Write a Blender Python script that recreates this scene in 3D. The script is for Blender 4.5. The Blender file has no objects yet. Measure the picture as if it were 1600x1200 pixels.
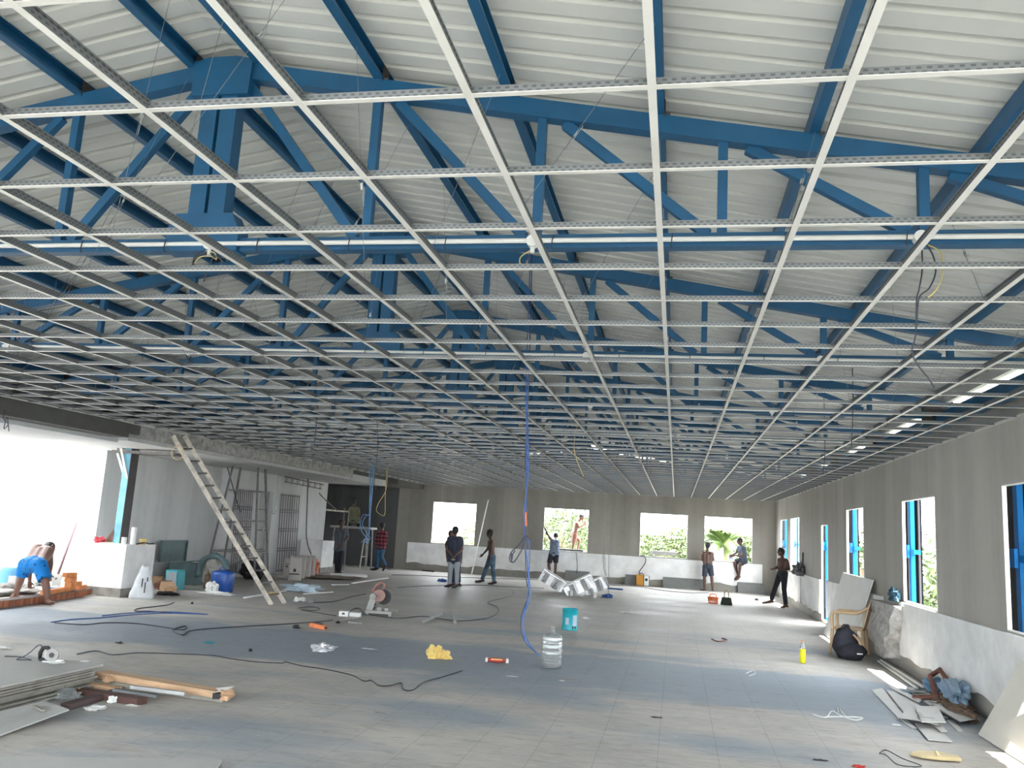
import bpy, math, random
from mathutils import Vector as V, Matrix, noise
random.seed(7)
sc = bpy.context.scene
col = sc.collection
# ---------------------------------------------------------------- camera, sky, sun, exposure
YAW, PITCH, ROLL, FPX = -0.20125717, 0.16938947, 0.05841176, 1304.22
CAM = V((0, 0, 1.78))
_f = V((math.sin(YAW)*math.cos(PITCH), math.cos(YAW)*math.cos(PITCH), math.sin(PITCH)))
_r = V((math.cos(YAW), -math.sin(YAW), 0)); _u = _r.cross(_f)
RT = _r*math.cos(ROLL) + _u*math.sin(ROLL); UP = _u*math.cos(ROLL) - _r*math.sin(ROLL)
cd = bpy.data.cameras.new('camera'); cam = bpy.data.objects.new('camera', cd); col.objects.link(cam)
cd.sensor_width = 36; cd.lens = FPX/1600*36; cd.clip_start = 0.05; cd.clip_end = 500
cam.matrix_world = Matrix(((RT.x, UP.x, -_f.x, CAM.x), (RT.y, UP.y, -_f.y, CAM.y), (RT.z, UP.z, -_f.z, CAM.z), (0, 0, 0, 1)))
sc.camera = cam
w = bpy.data.worlds.new('sky'); sc.world = w; w.use_nodes = True
bg = w.node_tree.nodes['Background']; bg.inputs[0].default_value = (0.90, 0.955, 1.0, 1); bg.inputs[1].default_value = 7.5
sd = bpy.data.lights.new('sun', 'SUN'); sun = bpy.data.objects.new('sun', sd); col.objects.link(sun)
sd.energy = 17; sd.angle = 0.012; sd.color = (1, 0.95, 0.86)
sun.rotation_euler = V((math.cos(1.262), 0.02, math.sin(1.262))).to_track_quat('Z', 'Y').to_euler()
sc.view_settings.view_transform = 'Standard'; sc.view_settings.look = 'None'
sc.view_settings.gamma = 1; sc.view_settings.exposure = 1.35; sc.view_settings.use_curve_mapping = False
sc.cycles.max_bounces = 10; sc.cycles.diffuse_bounces = 8; sc.cycles.caustics_reflective = False; sc.cycles.caustics_refractive = False

def ray(x, y): return _f*FPX + RT*(x-800) - UP*(y-600)
def fl(x, y, z=0.0):
    d = ray(x, y); return CAM + d*((z-CAM.z)/d.z)
def at(x, y, Y):
    d = ray(x, y); return CAM + d*(Y/d.y)
def ax(x, y, X):
    d = ray(x, y); return CAM + d*(X/d.x)
# ---------------------------------------------------------------- materials
MT = {}
def mat(name, c, rough=0.7, metal=0.0, var=0.12, scale=4.0, stretch=(1, 1, 1), c2=None, bump=0.0, trans=0.0, emis=None, spec=None, alpha=1.0, det=5.0):
    if name in MT: return MT[name]
    m = bpy.data.materials.new(name); m.use_nodes = True; nt = m.node_tree; N = nt.nodes; L = nt.links
    b = N['Principled BSDF']; b.inputs['Roughness'].default_value = rough; b.inputs['Metallic'].default_value = metal
    if spec is not None: b.inputs['Specular IOR Level'].default_value = spec
    if trans: b.inputs['Transmission Weight'].default_value = trans; b.inputs['IOR'].default_value = 1.45
    if alpha < 1: b.inputs['Alpha'].default_value = alpha
    tc = N.new('ShaderNodeTexCoord'); mp = N.new('ShaderNodeMapping'); mp.inputs['Scale'].default_value = stretch
    L.new(tc.outputs['Object'], mp.inputs[0]); nz = N.new('ShaderNodeTexNoise'); nz.inputs['Scale'].default_value = scale
    nz.inputs['Detail'].default_value = det; nz.inputs['Roughness'].default_value = 0.6
    L.new(mp.outputs[0], nz.inputs['Vector']); cr = N.new('ShaderNodeValToRGB'); L.new(nz.outputs['Fac'], cr.inputs[0])
    a = [max(0, k*(1-var)) for k in c]; d = list(c2) if c2 else [min(1, k*(1+var)) for k in c]
    cr.color_ramp.elements[0].position = 0.32; cr.color_ramp.elements[1].position = 0.68
    cr.color_ramp.elements[0].color = (*a, 1); cr.color_ramp.elements[1].color = (*d, 1)
    L.new(cr.outputs[0], b.inputs['Base Color'])
    if bump:
        bp = N.new('ShaderNodeBump'); bp.inputs['Strength'].default_value = bump; bp.inputs['Distance'].default_value = 0.01
        L.new(nz.outputs['Fac'], bp.inputs['Height']); L.new(bp.outputs[0], b.inputs['Normal'])
    if emis: b.inputs['Emission Color'].default_value = (*emis[:3], 1); b.inputs['Emission Strength'].default_value = emis[3]
    MT[name] = m; return m
class NB:
    """small helper for hand made node chains"""
    def __init__(s, m): s.nt = m.node_tree; s.N = s.nt.nodes; s.L = s.nt.links; s.b = s.N['Principled BSDF']
    def n(s, t, **k):
        x = s.N.new(t)
        for a, b in k.items(): setattr(x, a, b)
        return x
    def math(s, op, a, b=None):
        x = s.n('ShaderNodeMath', operation=op)
        for i, q in enumerate((a, b)):
            if q is None: continue
            if isinstance(q, (int, float)): x.inputs[i].default_value = q
            else: s.L.new(q, x.inputs[i])
        return x.outputs[0]
    def mix(s, f, a, b):
        x = s.n('ShaderNodeMix', data_type='RGBA')
        for i, q in ((0, f), (6, a), (7, b)):
            if isinstance(q, (int, float)): x.inputs[i].default_value = q
            elif isinstance(q, tuple): x.inputs[i].default_value = (*q, 1)
            else: s.L.new(q, x.inputs[i])
        return x.outputs[2]
    def noise(s, vec, scale, det=4, rough=0.55):
        x = s.n('ShaderNodeTexNoise'); x.inputs['Scale'].default_value = scale; x.inputs['Detail'].default_value = det; x.inputs['Roughness'].default_value = rough
        s.L.new(vec, x.inputs['Vector']); return x.outputs['Fac']
    def ramp(s, fac, stops):
        x = s.n('ShaderNodeValToRGB'); s.L.new(fac, x.inputs[0]); e = x.color_ramp.elements
        while len(e) < len(stops): e.new(0.5)
        for q, (p, c) in zip(e, stops): q.position = p; q.color = (c, c, c, 1) if isinstance(c, (int, float)) else (*c, 1)
        return x.outputs[0]
    def mapping(s, vec, scale, loc=(0, 0, 0)):
        x = s.n('ShaderNodeMapping'); x.inputs['Scale'].default_value = scale; x.inputs['Location'].default_value = loc; s.L.new(vec, x.inputs[0]); return x.outputs[0]
def newmat(name, rough=0.7, metal=0):
    m = bpy.data.materials.new(name); m.use_nodes = True; b = m.node_tree.nodes['Principled BSDF']
    b.inputs['Roughness'].default_value = rough; b.inputs['Metallic'].default_value = metal; MT[name] = m; return m
def floor_material():
    m = newmat('dusty_tile_floor_with_shade', 0.75); k = NB(m); k.b.inputs['Specular IOR Level'].default_value = 0.12; g = k.n('ShaderNodeNewGeometry').outputs['Position']
    n1 = k.noise(k.mapping(g, (0.5, 0.9, 1)), 1.3, 6, 0.62); base = k.mix(k.ramp(n1, [(0.34, 0), (0.66, 1)]), (0.38, 0.362, 0.335), (0.55, 0.52, 0.475))
    n2 = k.noise(k.mapping(g, (3, 7, 1)), 2.0, 6, 0.7); base = k.mix(k.ramp(n2, [(0.42, 0), (0.75, 0.5)]), base, (0.62, 0.60, 0.56))
    # bluish shade band painted into the floor colour, plus cement powder spots
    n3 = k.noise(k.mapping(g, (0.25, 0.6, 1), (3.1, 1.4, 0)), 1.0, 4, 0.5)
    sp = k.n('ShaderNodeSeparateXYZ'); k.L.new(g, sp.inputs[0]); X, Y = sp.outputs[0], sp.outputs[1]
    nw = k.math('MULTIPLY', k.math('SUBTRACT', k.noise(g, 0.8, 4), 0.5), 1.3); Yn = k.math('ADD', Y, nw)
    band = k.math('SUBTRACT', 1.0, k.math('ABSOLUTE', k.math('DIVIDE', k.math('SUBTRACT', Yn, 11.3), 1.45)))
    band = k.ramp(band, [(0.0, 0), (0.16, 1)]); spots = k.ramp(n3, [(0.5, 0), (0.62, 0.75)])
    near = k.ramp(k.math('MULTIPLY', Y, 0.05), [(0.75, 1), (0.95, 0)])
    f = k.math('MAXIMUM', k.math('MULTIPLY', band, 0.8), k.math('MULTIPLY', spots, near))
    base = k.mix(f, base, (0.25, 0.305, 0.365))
    n5 = k.noise(k.mapping(g, (2.2, 6, 1), (4, 7, 0)), 1.6, 7, 0.72); base = k.mix(k.ramp(n5, [(0.30, 0.55), (0.46, 0)]), base, (0.20, 0.195, 0.185)); n6 = k.noise(g, 16.0, 3, 0.6); base = k.mix(k.ramp(n6, [(0.66, 0), (0.74, 0.5)]), base, (0.62, 0.61, 0.58))
    n4 = k.noise(k.mapping(g, (0.5, 1.6, 1), (9, 2, 0)), 1.1, 5, 0.6); base = k.mix(k.ramp(n4, [(0.62, 0), (0.74, 0.45)]), base, (0.33, 0.22, 0.16))
    for C, s, o in ((X, 0.49, 0.38), (Y, 0.49, 0.1)):
        q = k.math('FRACT', k.math('DIVIDE', k.math('ADD', k.math('SUBTRACT', C, o), 50*s), s))
        ln = k.math('LESS_THAN', q, 0.018); base = k.mix(k.math('MULTIPLY', ln, 0.35), base, (0.2, 0.19, 0.18))
    k.L.new(base, k.b.inputs['Base Color'])
    bp = k.n('ShaderNodeBump'); bp.inputs['Strength'].default_value = 0.15; bp.inputs['Distance'].default_value = 0.01; k.L.new(n2, bp.inputs['Height']); k.L.new(bp.outputs[0], k.b.inputs['Normal'])
    k.L.new(k.ramp(n1, [(0.3, 0.45), (0.7, 0.75)]), k.b.inputs['Roughness'])
    return m
def plaster(name, c1, c2, axis='Y'):
    m = newmat(name, 0.88); k = NB(m); g = k.n('ShaderNodeNewGeometry').outputs['Position']
    sc_ = (1.4, 1.4, 0.05); n1 = k.noise(k.mapping(g, sc_), 1.0, 4, 0.6); n2 = k.noise(g, 3.0, 6, 0.65)
    base = k.mix(k.ramp(n1, [(0.36, 0), (0.64, 1)]), c1, c2); base = k.mix(k.ramp(n2, [(0.35, 0), (0.8, 0.25)]), base, tuple(min(1, q*1.35) for q in c2))
    sp = k.n('ShaderNodeSeparateXYZ'); k.L.new(g, sp.inputs[0]); q = k.math('FLOOR', k.math('DIVIDE', k.math('ADD', sp.outputs[0], sp.outputs[1]), 1.22)); wn = k.n('ShaderNodeTexWhiteNoise', noise_dimensions='1D'); k.L.new(q, wn.inputs['W'])
    base = k.mix(k.math('MULTIPLY', wn.outputs['Value'], 0.3), base, tuple(x*.72 for x in c1))
    k.L.new(base, k.b.inputs['Base Color']); bp = k.n('ShaderNodeBump'); bp.inputs['Strength'].default_value = 0.2; bp.inputs['Distance'].default_value = 0.01
    k.L.new(n2, bp.inputs['Height']); k.L.new(bp.outputs[0], k.b.inputs['Normal']); return m
def perforated():
    m = newmat('perforated_galvanised_web', 0.42, 0.5); k = NB(m); g = k.n('ShaderNodeTexCoord').outputs['Object']
    sp = k.n('ShaderNodeSeparateXYZ'); k.L.new(g, sp.inputs[0]); a = k.math('ADD', sp.outputs[0], sp.outputs[1])
    q = k.math('FRACT', k.math('DIVIDE', k.math('ADD', a, 100.0), 0.03)); row = k.math('FRACT', k.math('DIVIDE', sp.outputs[2], 0.014))
    q = k.math('FRACT', k.math('ADD', q, k.math('MULTIPLY', k.math('FLOOR', k.math('DIVIDE', sp.outputs[2], 0.014)), 0.5)))
    h = k.math('MULTIPLY', k.math('GREATER_THAN', q, 0.52), k.math('GREATER_THAN', row, 0.45))
    base = k.mix(h, (0.20, 0.21, 0.215), (0.11, 0.115, 0.12)); k.L.new(base, k.b.inputs['Base Color']); return m
def plaid():
    m = newmat('red_plaid', 0.9); k = NB(m); g = k.n('ShaderNodeTexCoord').outputs['Object']; sp = k.n('ShaderNodeSeparateXYZ'); k.L.new(g, sp.inputs[0])
    f = [k.math('GREATER_THAN', k.math('FRACT', k.math('ADD', k.math('DIVIDE', sp.outputs[i], 0.13), 20)), 0.6) for i in (0, 2)]
    b = k.mix(f[0], (0.30, 0.05, 0.06), (0.10, 0.03, 0.04)); b = k.mix(f[1], b, (0.035, 0.02, 0.03)); k.L.new(b, k.b.inputs['Base Color']); return m
def dotted():
    m = newmat('blue_printed_shorts', 0.85); k = NB(m); g = k.n('ShaderNodeTexCoord').outputs['Object']; v = k.n('ShaderNodeTexVoronoi'); v.inputs['Scale'].default_value = 11
    k.L.new(g, v.inputs['Vector']); f = k.math('LESS_THAN', v.outputs['Distance'], 0.22); k.L.new(k.mix(f, (0.0, 0.17, 0.5), (0.0, 0.03, 0.12)), k.b.inputs['Base Color']); return m
def brickwall():
    m = newmat('rowlock_brick_course', 0.9); k = NB(m); g = k.n('ShaderNodeNewGeometry').outputs['Position']; sp = k.n('ShaderNodeSeparateXYZ'); k.L.new(g, sp.inputs[0])
    q = k.math('FRACT', k.math('DIVIDE', k.math('ADD', sp.outputs[1], 40), 0.125)); ln = k.math('LESS_THAN', q, 0.14)
    t = k.math('GREATER_THAN', sp.outputs[2], 0.125); bt = k.math('LESS_THAN', sp.outputs[2], 0.02); mk = k.math('MAXIMUM', ln, k.math('MAXIMUM', t, bt))
    n1 = k.noise(k.mapping(g, (10.5, 10.5, 1)), 1.0, 2); b = k.mix(k.ramp(n1, [(0.35, 0), (0.65, 1)]), (0.22, 0.07, 0.035), (0.48, 0.17, 0.08))
    k.L.new(k.mix(mk, b, (0.13, 0.10, 0.09)), k.b.inputs['Base Color']); return m
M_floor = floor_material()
M_wallR = plaster('grey_cement_plaster', (0.34, 0.325, 0.295), (0.43, 0.41, 0.37))
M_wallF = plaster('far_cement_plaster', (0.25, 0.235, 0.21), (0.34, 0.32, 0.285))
M_wallL = plaster('pale_cement_plaster', (0.5, 0.505, 0.5), (0.62, 0.62, 0.61))
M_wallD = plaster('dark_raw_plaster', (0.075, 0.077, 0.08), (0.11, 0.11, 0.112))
M_band = mat('whitewashed_parapet', (0.84, 0.84, 0.83), 0.85, var=0.16, scale=2.2, c2=(0.9, 0.9, 0.89), bump=0.2)
M_rough = mat('rough_cement', (0.27, 0.255, 0.235), 0.95, var=0.3, scale=6, bump=0.8)
M_blue = mat('blue_steel_paint', (0.010, 0.088, 0.195), 0.45, var=0.15, scale=3)
M_bluel = mat('light_blue_paint', (0.012, 0.14, 0.38), 0.6, spec=0.1, var=0.1)
M_roof = mat('galvalume_sheet', (0.625, 0.635, 0.61), 0.40, 0.0, var=0.05, scale=0.8)
M_web = perforated()
M_flange = mat('white_flange', (0.72, 0.71, 0.67), 0.45, 0.1, var=0.05)
M_galv = mat('galvanised_steel', (0.50, 0.51, 0.51), 0.35, 0.6, var=0.15, scale=8)
M_wire = mat('grey_wire', (0.22, 0.23, 0.24), 0.5, 0.5)
M_pvc = mat('white_pvc', (0.78, 0.78, 0.75), 0.4, var=0.04)
M_black = mat('black_rubber', (0.02, 0.02, 0.022), 0.6)
M_cbl = mat('blue_cable', (0.03, 0.10, 0.33), 0.5)
M_cdk = mat('dark_cable', (0.035, 0.04, 0.055), 0.55)
M_cye = mat('yellow_cable', (0.55, 0.46, 0.20), 0.5)
M_cor = mat('orange_tape', (0.75, 0.20, 0.08), 0.5)
M_concrete = mat('raw_concrete', (0.42, 0.41, 0.39), 0.95, var=0.35, scale=9, bump=0.9)
M_beam = mat('dark_plastered_beam', (0.10, 0.098, 0.093), 0.95, var=0.1)
M_brown = mat('dark_brown_board', (0.035, 0.03, 0.03), 0.5, var=0.3)
M_board = mat('grey_tile_board', (0.43, 0.435, 0.42), 0.7, var=0.06, scale=2)
M_edge = mat('board_edge', (0.27, 0.26, 0.225), 0.9, var=0.25, scale=6)
M_wood = mat('raw_plywood', (0.55, 0.36, 0.22), 0.75, var=0.2, scale=3, stretch=(1, 6, 6))
M_rust = mat('brown_pipe', (0.16, 0.06, 0.04), 0.6, var=0.3)
M_white = mat('white_paper', (0.78, 0.78, 0.76), 0.8, var=0.05)
M_foil = mat('silver_foil_wrap', (0.74, 0.75, 0.77), 0.3, 0.6, var=0.15, scale=14, bump=0.6)
M_skin = mat('brown_skin', (0.095, 0.048, 0.034), 0.55, var=0.12)
M_skin2 = mat('tanned_skin', (0.17, 0.085, 0.062), 0.55, var=0.12)
M_hair = mat('black_hair', (0.012, 0.011, 0.012), 0.6)
M_eye = mat('eye', (0.02, 0.015, 0.012), 0.2)
M_brick = mat('orange_brick', (0.66, 0.26, 0.10), 0.9, var=0.15, scale=6, bump=0.4)
M_shovel = mat('pinkish_wood_shaft', (0.10, 0.05, 0.055), 0.7)
M_lead = mat('weathered_ladder_wood', (0.55, 0.50, 0.43), 0.8, var=0.35, scale=7)
M_rusty = mat('grey_scaffold_steel', (0.16, 0.15, 0.145), 0.6, 0.4, var=0.3, scale=10)
M_grille = mat('dark_red_oxide', (0.07, 0.04, 0.045), 0.6, var=0.3)
M_tq = mat('turquoise_paint', (0.01, 0.40, 0.47), 0.4, var=0.12)
M_lab = mat('pale_label', (0.50, 0.58, 0.70), 0.5)
M_bag = mat('woven_white_sack', (0.62, 0.65, 0.68), 0.65, var=0.1, bump=0.4, scale=8)
M_cem = mat('paper_cement_bag', (0.48, 0.45, 0.42), 0.85, var=0.1, bump=0.4, scale=7)
M_print = mat('black_print', (0.04, 0.04, 0.045), 0.8)
M_redp = mat('red_print', (0.55, 0.06, 0.05), 0.5)
M_yel = mat('yellow_plastic', (0.80, 0.60, 0.20), 0.4, var=0.1)
M_grn = mat('green_painted_metal', (0.075, 0.125, 0.13), 0.5, var=0.2)
M_drum = mat('blue_drum_plastic', (0.012, 0.075, 0.33), 0.4)
M_org = mat('orange_plastic', (0.85, 0.22, 0.08), 0.45)
M_beige = mat('beige_chair_plastic', (0.62, 0.44, 0.26), 0.4, var=0.05)
M_clear = mat('clear_bottle_plastic', (0.80, 0.85, 0.85), 0.12, trans=0.75, var=0.02)
M_bright = mat('lime_drink', (0.75, 0.72, 0.02), 0.4)
M_navy = mat('black_backpack_cloth', (0.018, 0.020, 0.030), 0.8, var=0.3, scale=12)
M_jean = mat('blue_denim', (0.045, 0.10, 0.16), 0.9, var=0.4, scale=5, c2=(0.13, 0.21, 0.28))
M_jean2 = mat('dark_denim', (0.035, 0.10, 0.18), 0.9, var=0.3, scale=5)
M_wtr = mat('pale_trousers', (0.33, 0.36, 0.39), 0.9, var=0.06)
M_tee = mat('dark_navy_tee', (0.04, 0.047, 0.075), 0.9)
M_tank = mat('pale_tank_top', (0.17, 0.21, 0.29), 0.9, var=0.3, scale=9)
M_blk = mat('black_cloth', (0.02, 0.022, 0.03), 0.9)
M_gsh = mat('slate_shorts', (0.03, 0.037, 0.052), 0.9)
M_bsh = mat('grey_blue_tee', (0.06, 0.075, 0.105), 0.9)
M_olive = mat('olive_shirt', (0.12, 0.12, 0.07), 0.9)
M_grysh = mat('grey_shirt', (0.09, 0.10, 0.115), 0.9)
M_green = mat('green_stripe', (0.02, 0.30, 0.16), 0.8)
M_brsh = mat('brown_shorts', (0.22, 0.11, 0.09), 0.9)
M_plaid = plaid(); M_dots = dotted(); M_course = brickwall()
M_leaf = mat('sunny_leaf', (0.05, 0.085, 0.02), 0.6, var=0.4, scale=2, c2=(0.10, 0.135, 0.04))
M_leaf2 = mat('palm_leaf', (0.05, 0.10, 0.02), 0.5, var=0.3, scale=2, c2=(0.13, 0.18, 0.045))
M_trunk = mat('bark', (0.2, 0.15, 0.1), 0.9)
M_bld = mat('white_building', (0.55, 0.56, 0.57), 0.9, var=0.03)
M_pane = mat('shaded_window', (0.05, 0.055, 0.06), 0.5)
M_ground = mat('sandy_ground', (0.20, 0.20, 0.175), 0.95, var=0.25, scale=0.3)
M_weld = mat('orange_machine_case', (0.60, 0.27, 0.03), 0.5)
M_mach = mat('machine_grey', (0.30, 0.30, 0.29), 0.45, 0.3, var=0.2)
M_pink = mat('faded_pink_plastic', (0.45, 0.20, 0.18), 0.5)
M_teal = mat('teal_can', (0.02, 0.30, 0.36), 0.5)
M_clay = mat('loose_soil', (0.16, 0.105, 0.07), 0.95, var=0.5, scale=14)
M_cream = mat('cream_rubber', (0.62, 0.50, 0.28), 0.6)
M_mirror = mat('black_glass_panel', (0.007, 0.008, 0.011), 0.8, spec=0.02, var=0.6, scale=3)
# ---------------------------------------------------------------- mesh tools
def tag(o, label=None, cat=None, group=None, kind=None):
    if label: o['label'] = label
    if cat: o['category'] = cat
    if group: o['group'] = group
    if kind: o['kind'] = kind
    return o
def root(name, loc, label, cat, group=None):
    o = bpy.data.objects.new(name, None); col.objects.link(o); o.location = loc; o.empty_display_size = 0.1
    return tag(o, label, cat, group)
class MB:
    def __init__(s): s.v = []; s.f = []
    def add(s, v, f): n = len(s.v); s.v += [V(q) for q in v]; s.f += [[i+n for i in q] for q in f]; return s
    def box(s, c, d, rz=0.0, m=None):
        c = V(c); R = m if m is not None else Matrix.Rotation(rz, 3, 'Z')
        return s.add([c + R @ V((x*d[0]/2, y*d[1]/2, z*d[2]/2)) for x in (-1, 1) for y in (-1, 1) for z in (-1, 1)],
            [(0, 1, 3, 2), (4, 6, 7, 5), (0, 4, 5, 1), (2, 3, 7, 6), (0, 2, 6, 4), (1, 5, 7, 3)])
    def bb(s, x0, x1, y0, y1, z0, z1): return s.box(((x0+x1)/2, (y0+y1)/2, (z0+z1)/2), (x1-x0, y1-y0, z1-z0))
    def beam(s, p, q, w, h, up=(0, 0, 1)):
        p, q = V(p), V(q); d = (q-p); L = d.length; d.normalize(); sd = d.cross(V(up))
        if sd.length < 1e-4: sd = d.cross(V((1, 0, 0)))
        sd.normalize(); u = sd.cross(d); R = Matrix((sd, d, u)).transposed(); return s.box((p+q)/2, (w, L, h), m=R)
    def tube(s, pts, r, n=6):
        pts = [V(p) for p in pts]; rs = r if isinstance(r, (list, tuple)) else [r]*len(pts); b = len(s.v); pn = None
        for i, p in enumerate(pts):
            t = (pts[min(i+1, len(pts)-1)] - pts[max(i-1, 0)])
            t = t.normalized() if t.length > 1e-9 else V((0, 0, 1))
            if pn is None: pn = t.cross(V((0.3, 0.2, 1))); pn = pn.normalized() if pn.length > 1e-3 else V((1, 0, 0))
            pn = (pn - t*pn.dot(t)).normalized(); bn = t.cross(pn)
            s.v += [p + (pn*math.cos(a*6.28318/n) + bn*math.sin(a*6.28318/n))*rs[i] for a in range(n)]
        for i in range(len(pts)-1):
            for a in range(n): c = (a+1) % n; s.f.append([b+i*n+a, b+i*n+c, b+(i+1)*n+c, b+(i+1)*n+a])
        s.f.append([b+a for a in range(n)][::-1]); s.f.append([b+(len(pts)-1)*n+a for a in range(n)]); return s
    def cyl(s, p, q, r1, r2=None, n=16): return s.tube([p, q], [r1, r1 if r2 is None else r2], n)
    def lathe(s, c, prof, n=24):
        c = V(c); b = len(s.v)
        for r, z in prof: s.v += [c + V((r*math.cos(a*6.28318/n), r*math.sin(a*6.28318/n), z)) for a in range(n)]
        for i in range(len(prof)-1):
            for a in range(n): k = (a+1) % n; s.f.append([b+i*n+a, b+i*n+k, b+(i+1)*n+k, b+(i+1)*n+a])
        s.f.append([b+a for a in range(n)][::-1]); s.f.append([b+(len(prof)-1)*n+a for a in range(n)]); return s
    def ell(s, c, r, R=None, n=14, m=9, nz=0.0, seed=0, fl=None):
        c = V(c); b = len(s.v); R = R or Matrix.Identity(3)
        for i in range(m+1):
            th = math.pi*i/m
            for a in range(n):
                ph = 2*math.pi*a/n; q = V((math.sin(th)*math.cos(ph), math.sin(th)*math.sin(ph), math.cos(th)))
                k = 1 + nz*noise.noise(q*1.9 + V((seed*7.3, seed, 0)))*1.6 + nz*0.6*noise.noise(q*4.5 + V((seed, 3, 1))) if nz else 1
                p = c + R @ V((q.x*r[0]*k, q.y*r[1]*k, q.z*r[2]*k))
                if fl is not None: p.z = max(p.z, fl)
                s.v.append(p)
        for i in range(m):
            for a in range(n): k = (a+1) % n; s.f.append([b+i*n+a, b+(i+1)*n+a, b+(i+1)*n+k, b+i*n+k])
        return s
    def cap(s, p, q, r1, r2, n=12):     # tapered capsule with round ends
        p, q = V(p), V(q); d = q-p; L = d.length; d = d.normalized() if L > 1e-6 else V((0, 0, 1)); pts = []; rs = []
        for k in (0.02, 0.35, 0.7, 0.92): a = math.acos(1-k); pts.append(p - d*r1*math.cos(a*1.0) if False else p - d*r1*(1-k)); rs.append(r1*math.sqrt(max(0.0004, 1-(1-k)**2)))
        pts.append(p); rs.append(r1); pts.append(q); rs.append(r2)
        for k in (0.92, 0.7, 0.35, 0.02): pts.append(q + d*r2*(1-k)); rs.append(r2*math.sqrt(max(0.0004, 1-(1-k)**2)))
        return s.tube(pts, rs, n)
    def prism(s, poly, vec):
        b = len(poly); vec = V(vec); v = [V(p) for p in poly]; v += [p + vec for p in v[:b]]
        return s.add(v, [list(range(b))[::-1], list(range(b, 2*b))] + [[i, (i+1) % b, b+(i+1) % b, b+i] for i in range(b)])
    def build(s, name, m, parent=None, smooth=False, bevel=0.0):
        me = bpy.data.meshes.new(name)
        if parent is not None: o0 = parent['_w'] if '_w' in parent else parent.location; o0 = V(o0)
        else:
            xs = [q.x for q in s.v]; ys = [q.y for q in s.v]; zs = [q.z for q in s.v]; o0 = V(((min(xs)+max(xs))/2, (min(ys)+max(ys))/2, min(zs)))
        me.from_pydata([q - o0 for q in s.v], [], s.f); me.materials.append(m)
        if smooth: me.polygons.foreach_set('use_smooth', [True]*len(me.polygons))
        me.update(); o = bpy.data.objects.new(name, me); col.objects.link(o)
        if parent is not None:
            o.parent = parent
        else: o.location = o0
        if bevel: b = o.modifiers.new('b', 'BEVEL'); b.width = bevel; b.segments = 2; b.limit_method = 'ANGLE'
        return o
def sub(mb, name, m, part, base, **k):
    """sub-part of a part whose own origin equals the thing's base point"""
    o = mb.build(name, m, None, **k); o.location = o.location - V(base); o.parent = part; return o
def spline(pts, n=6):
    P = [V(p) for p in pts]; out = []
    for i in range(len(P)-1):
        a, b, c, d = P[max(i-1, 0)], P[i], P[i+1], P[min(i+2, len(P)-1)]
        for k in range(n):
            t = k/n; out.append(0.5*((2*b) + (c-a)*t + (2*a-5*b+4*c-d)*t*t + (3*b-a-3*c+d)*t**3))
    return out + [P[-1]]
ORD = 'first second third fourth fifth sixth seventh eighth ninth tenth eleventh twelfth thirteenth fourteenth fifteenth sixteenth seventeenth eighteenth nineteenth twentieth'.split()
ORD += ['twenty-'+k for k in ORD[:9]] + ['thirtieth'] + ['thirty-'+k for k in ORD[:9]] + ['fortieth'] + ['forty-'+k for k in ORD[:9]]
def struct(mb, name, m, **k): return tag(mb.build(name, m, **k), kind='structure')
# ---------------------------------------------------------------- the setting
XR, XL, YF, ZG = 3.4, -9.5, 30.7, 3.178
def quadgrid(mb, x0, x1, y0, y1, z):
    return mb.add([(x0, y0, z), (x1, y0, z), (x1, y1, z), (x0, y1, z)], [(0, 1, 2, 3)])
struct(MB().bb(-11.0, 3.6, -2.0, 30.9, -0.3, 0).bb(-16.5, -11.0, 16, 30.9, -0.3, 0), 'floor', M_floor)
# right wall with its openings (y0, y1, z0, z1)
RW = [(-0.5, 1.4, 1.02, 2.52), (4.0, 5.8, 1.02, 2.52), (8.0, 9.80, 1.02, 2.52), (12.2, 13.88, 1.02, 2.52), (16.65, 18.22, 1.2, 2.52), (20.4, 21.28, 0.06, 2.25), (25.0, 26.85, 0.98, 2.52), (27.7, 29.3, 0.93, 2.52)]
mb = MB(); y = -2.0; WT = 0.035
for a, b, c, d in RW:
    mb.bb(XR, XR+WT, y, a, 0, 3.58); mb.bb(XR, XR+WT, a, b, 0, c); mb.bb(XR, XR+WT, a, b, d, 3.58); y = b
mb.bb(XR, XR+WT, y, 30.9, 0, 3.58); struct(mb, 'wall_right', M_wallR)
FW = []
for q in (((678, 783), (741, 850)), ((851, 793), (918, 861)), ((1001, 801), (1073.5, 871)), ((1101, 807), (1175, 877))):
    a, b = at(*q[0], YF), at(*q[1], YF); FW.append((a.x, b.x, 1.03, 2.55))
mb = MB(); x = -10.4
for a, b, c, d in FW:
    mb.bb(x, a, YF, YF+WT, 0, 3.9); mb.bb(a, b, YF, YF+WT, 0, c); mb.bb(a, b, YF, YF+WT, d, 3.9); x = b
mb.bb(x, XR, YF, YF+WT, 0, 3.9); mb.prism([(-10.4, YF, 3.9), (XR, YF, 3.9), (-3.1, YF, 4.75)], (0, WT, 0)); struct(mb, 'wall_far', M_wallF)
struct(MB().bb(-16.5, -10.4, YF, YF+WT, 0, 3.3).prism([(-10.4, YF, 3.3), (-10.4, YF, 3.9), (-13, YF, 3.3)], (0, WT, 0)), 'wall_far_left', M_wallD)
struct(MB().bb(-9.6, 3.6, -2.2, -2, 0, 1.2).bb(-9.6, 3.6, -2.2, -2, 3.1, 4.8).bb(-9.6, -8.8, -2.2, -2, 1.2, 3.1).bb(-3.3, -2.3, -2.2, -2, 1.2, 3.1).bb(3.2, 3.6, -2.2, -2, 1.2, 3.1), 'wall_back_added', M_wallD)  # unseen wall added to shape the light: dark for the ribs, openings for the floor
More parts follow.
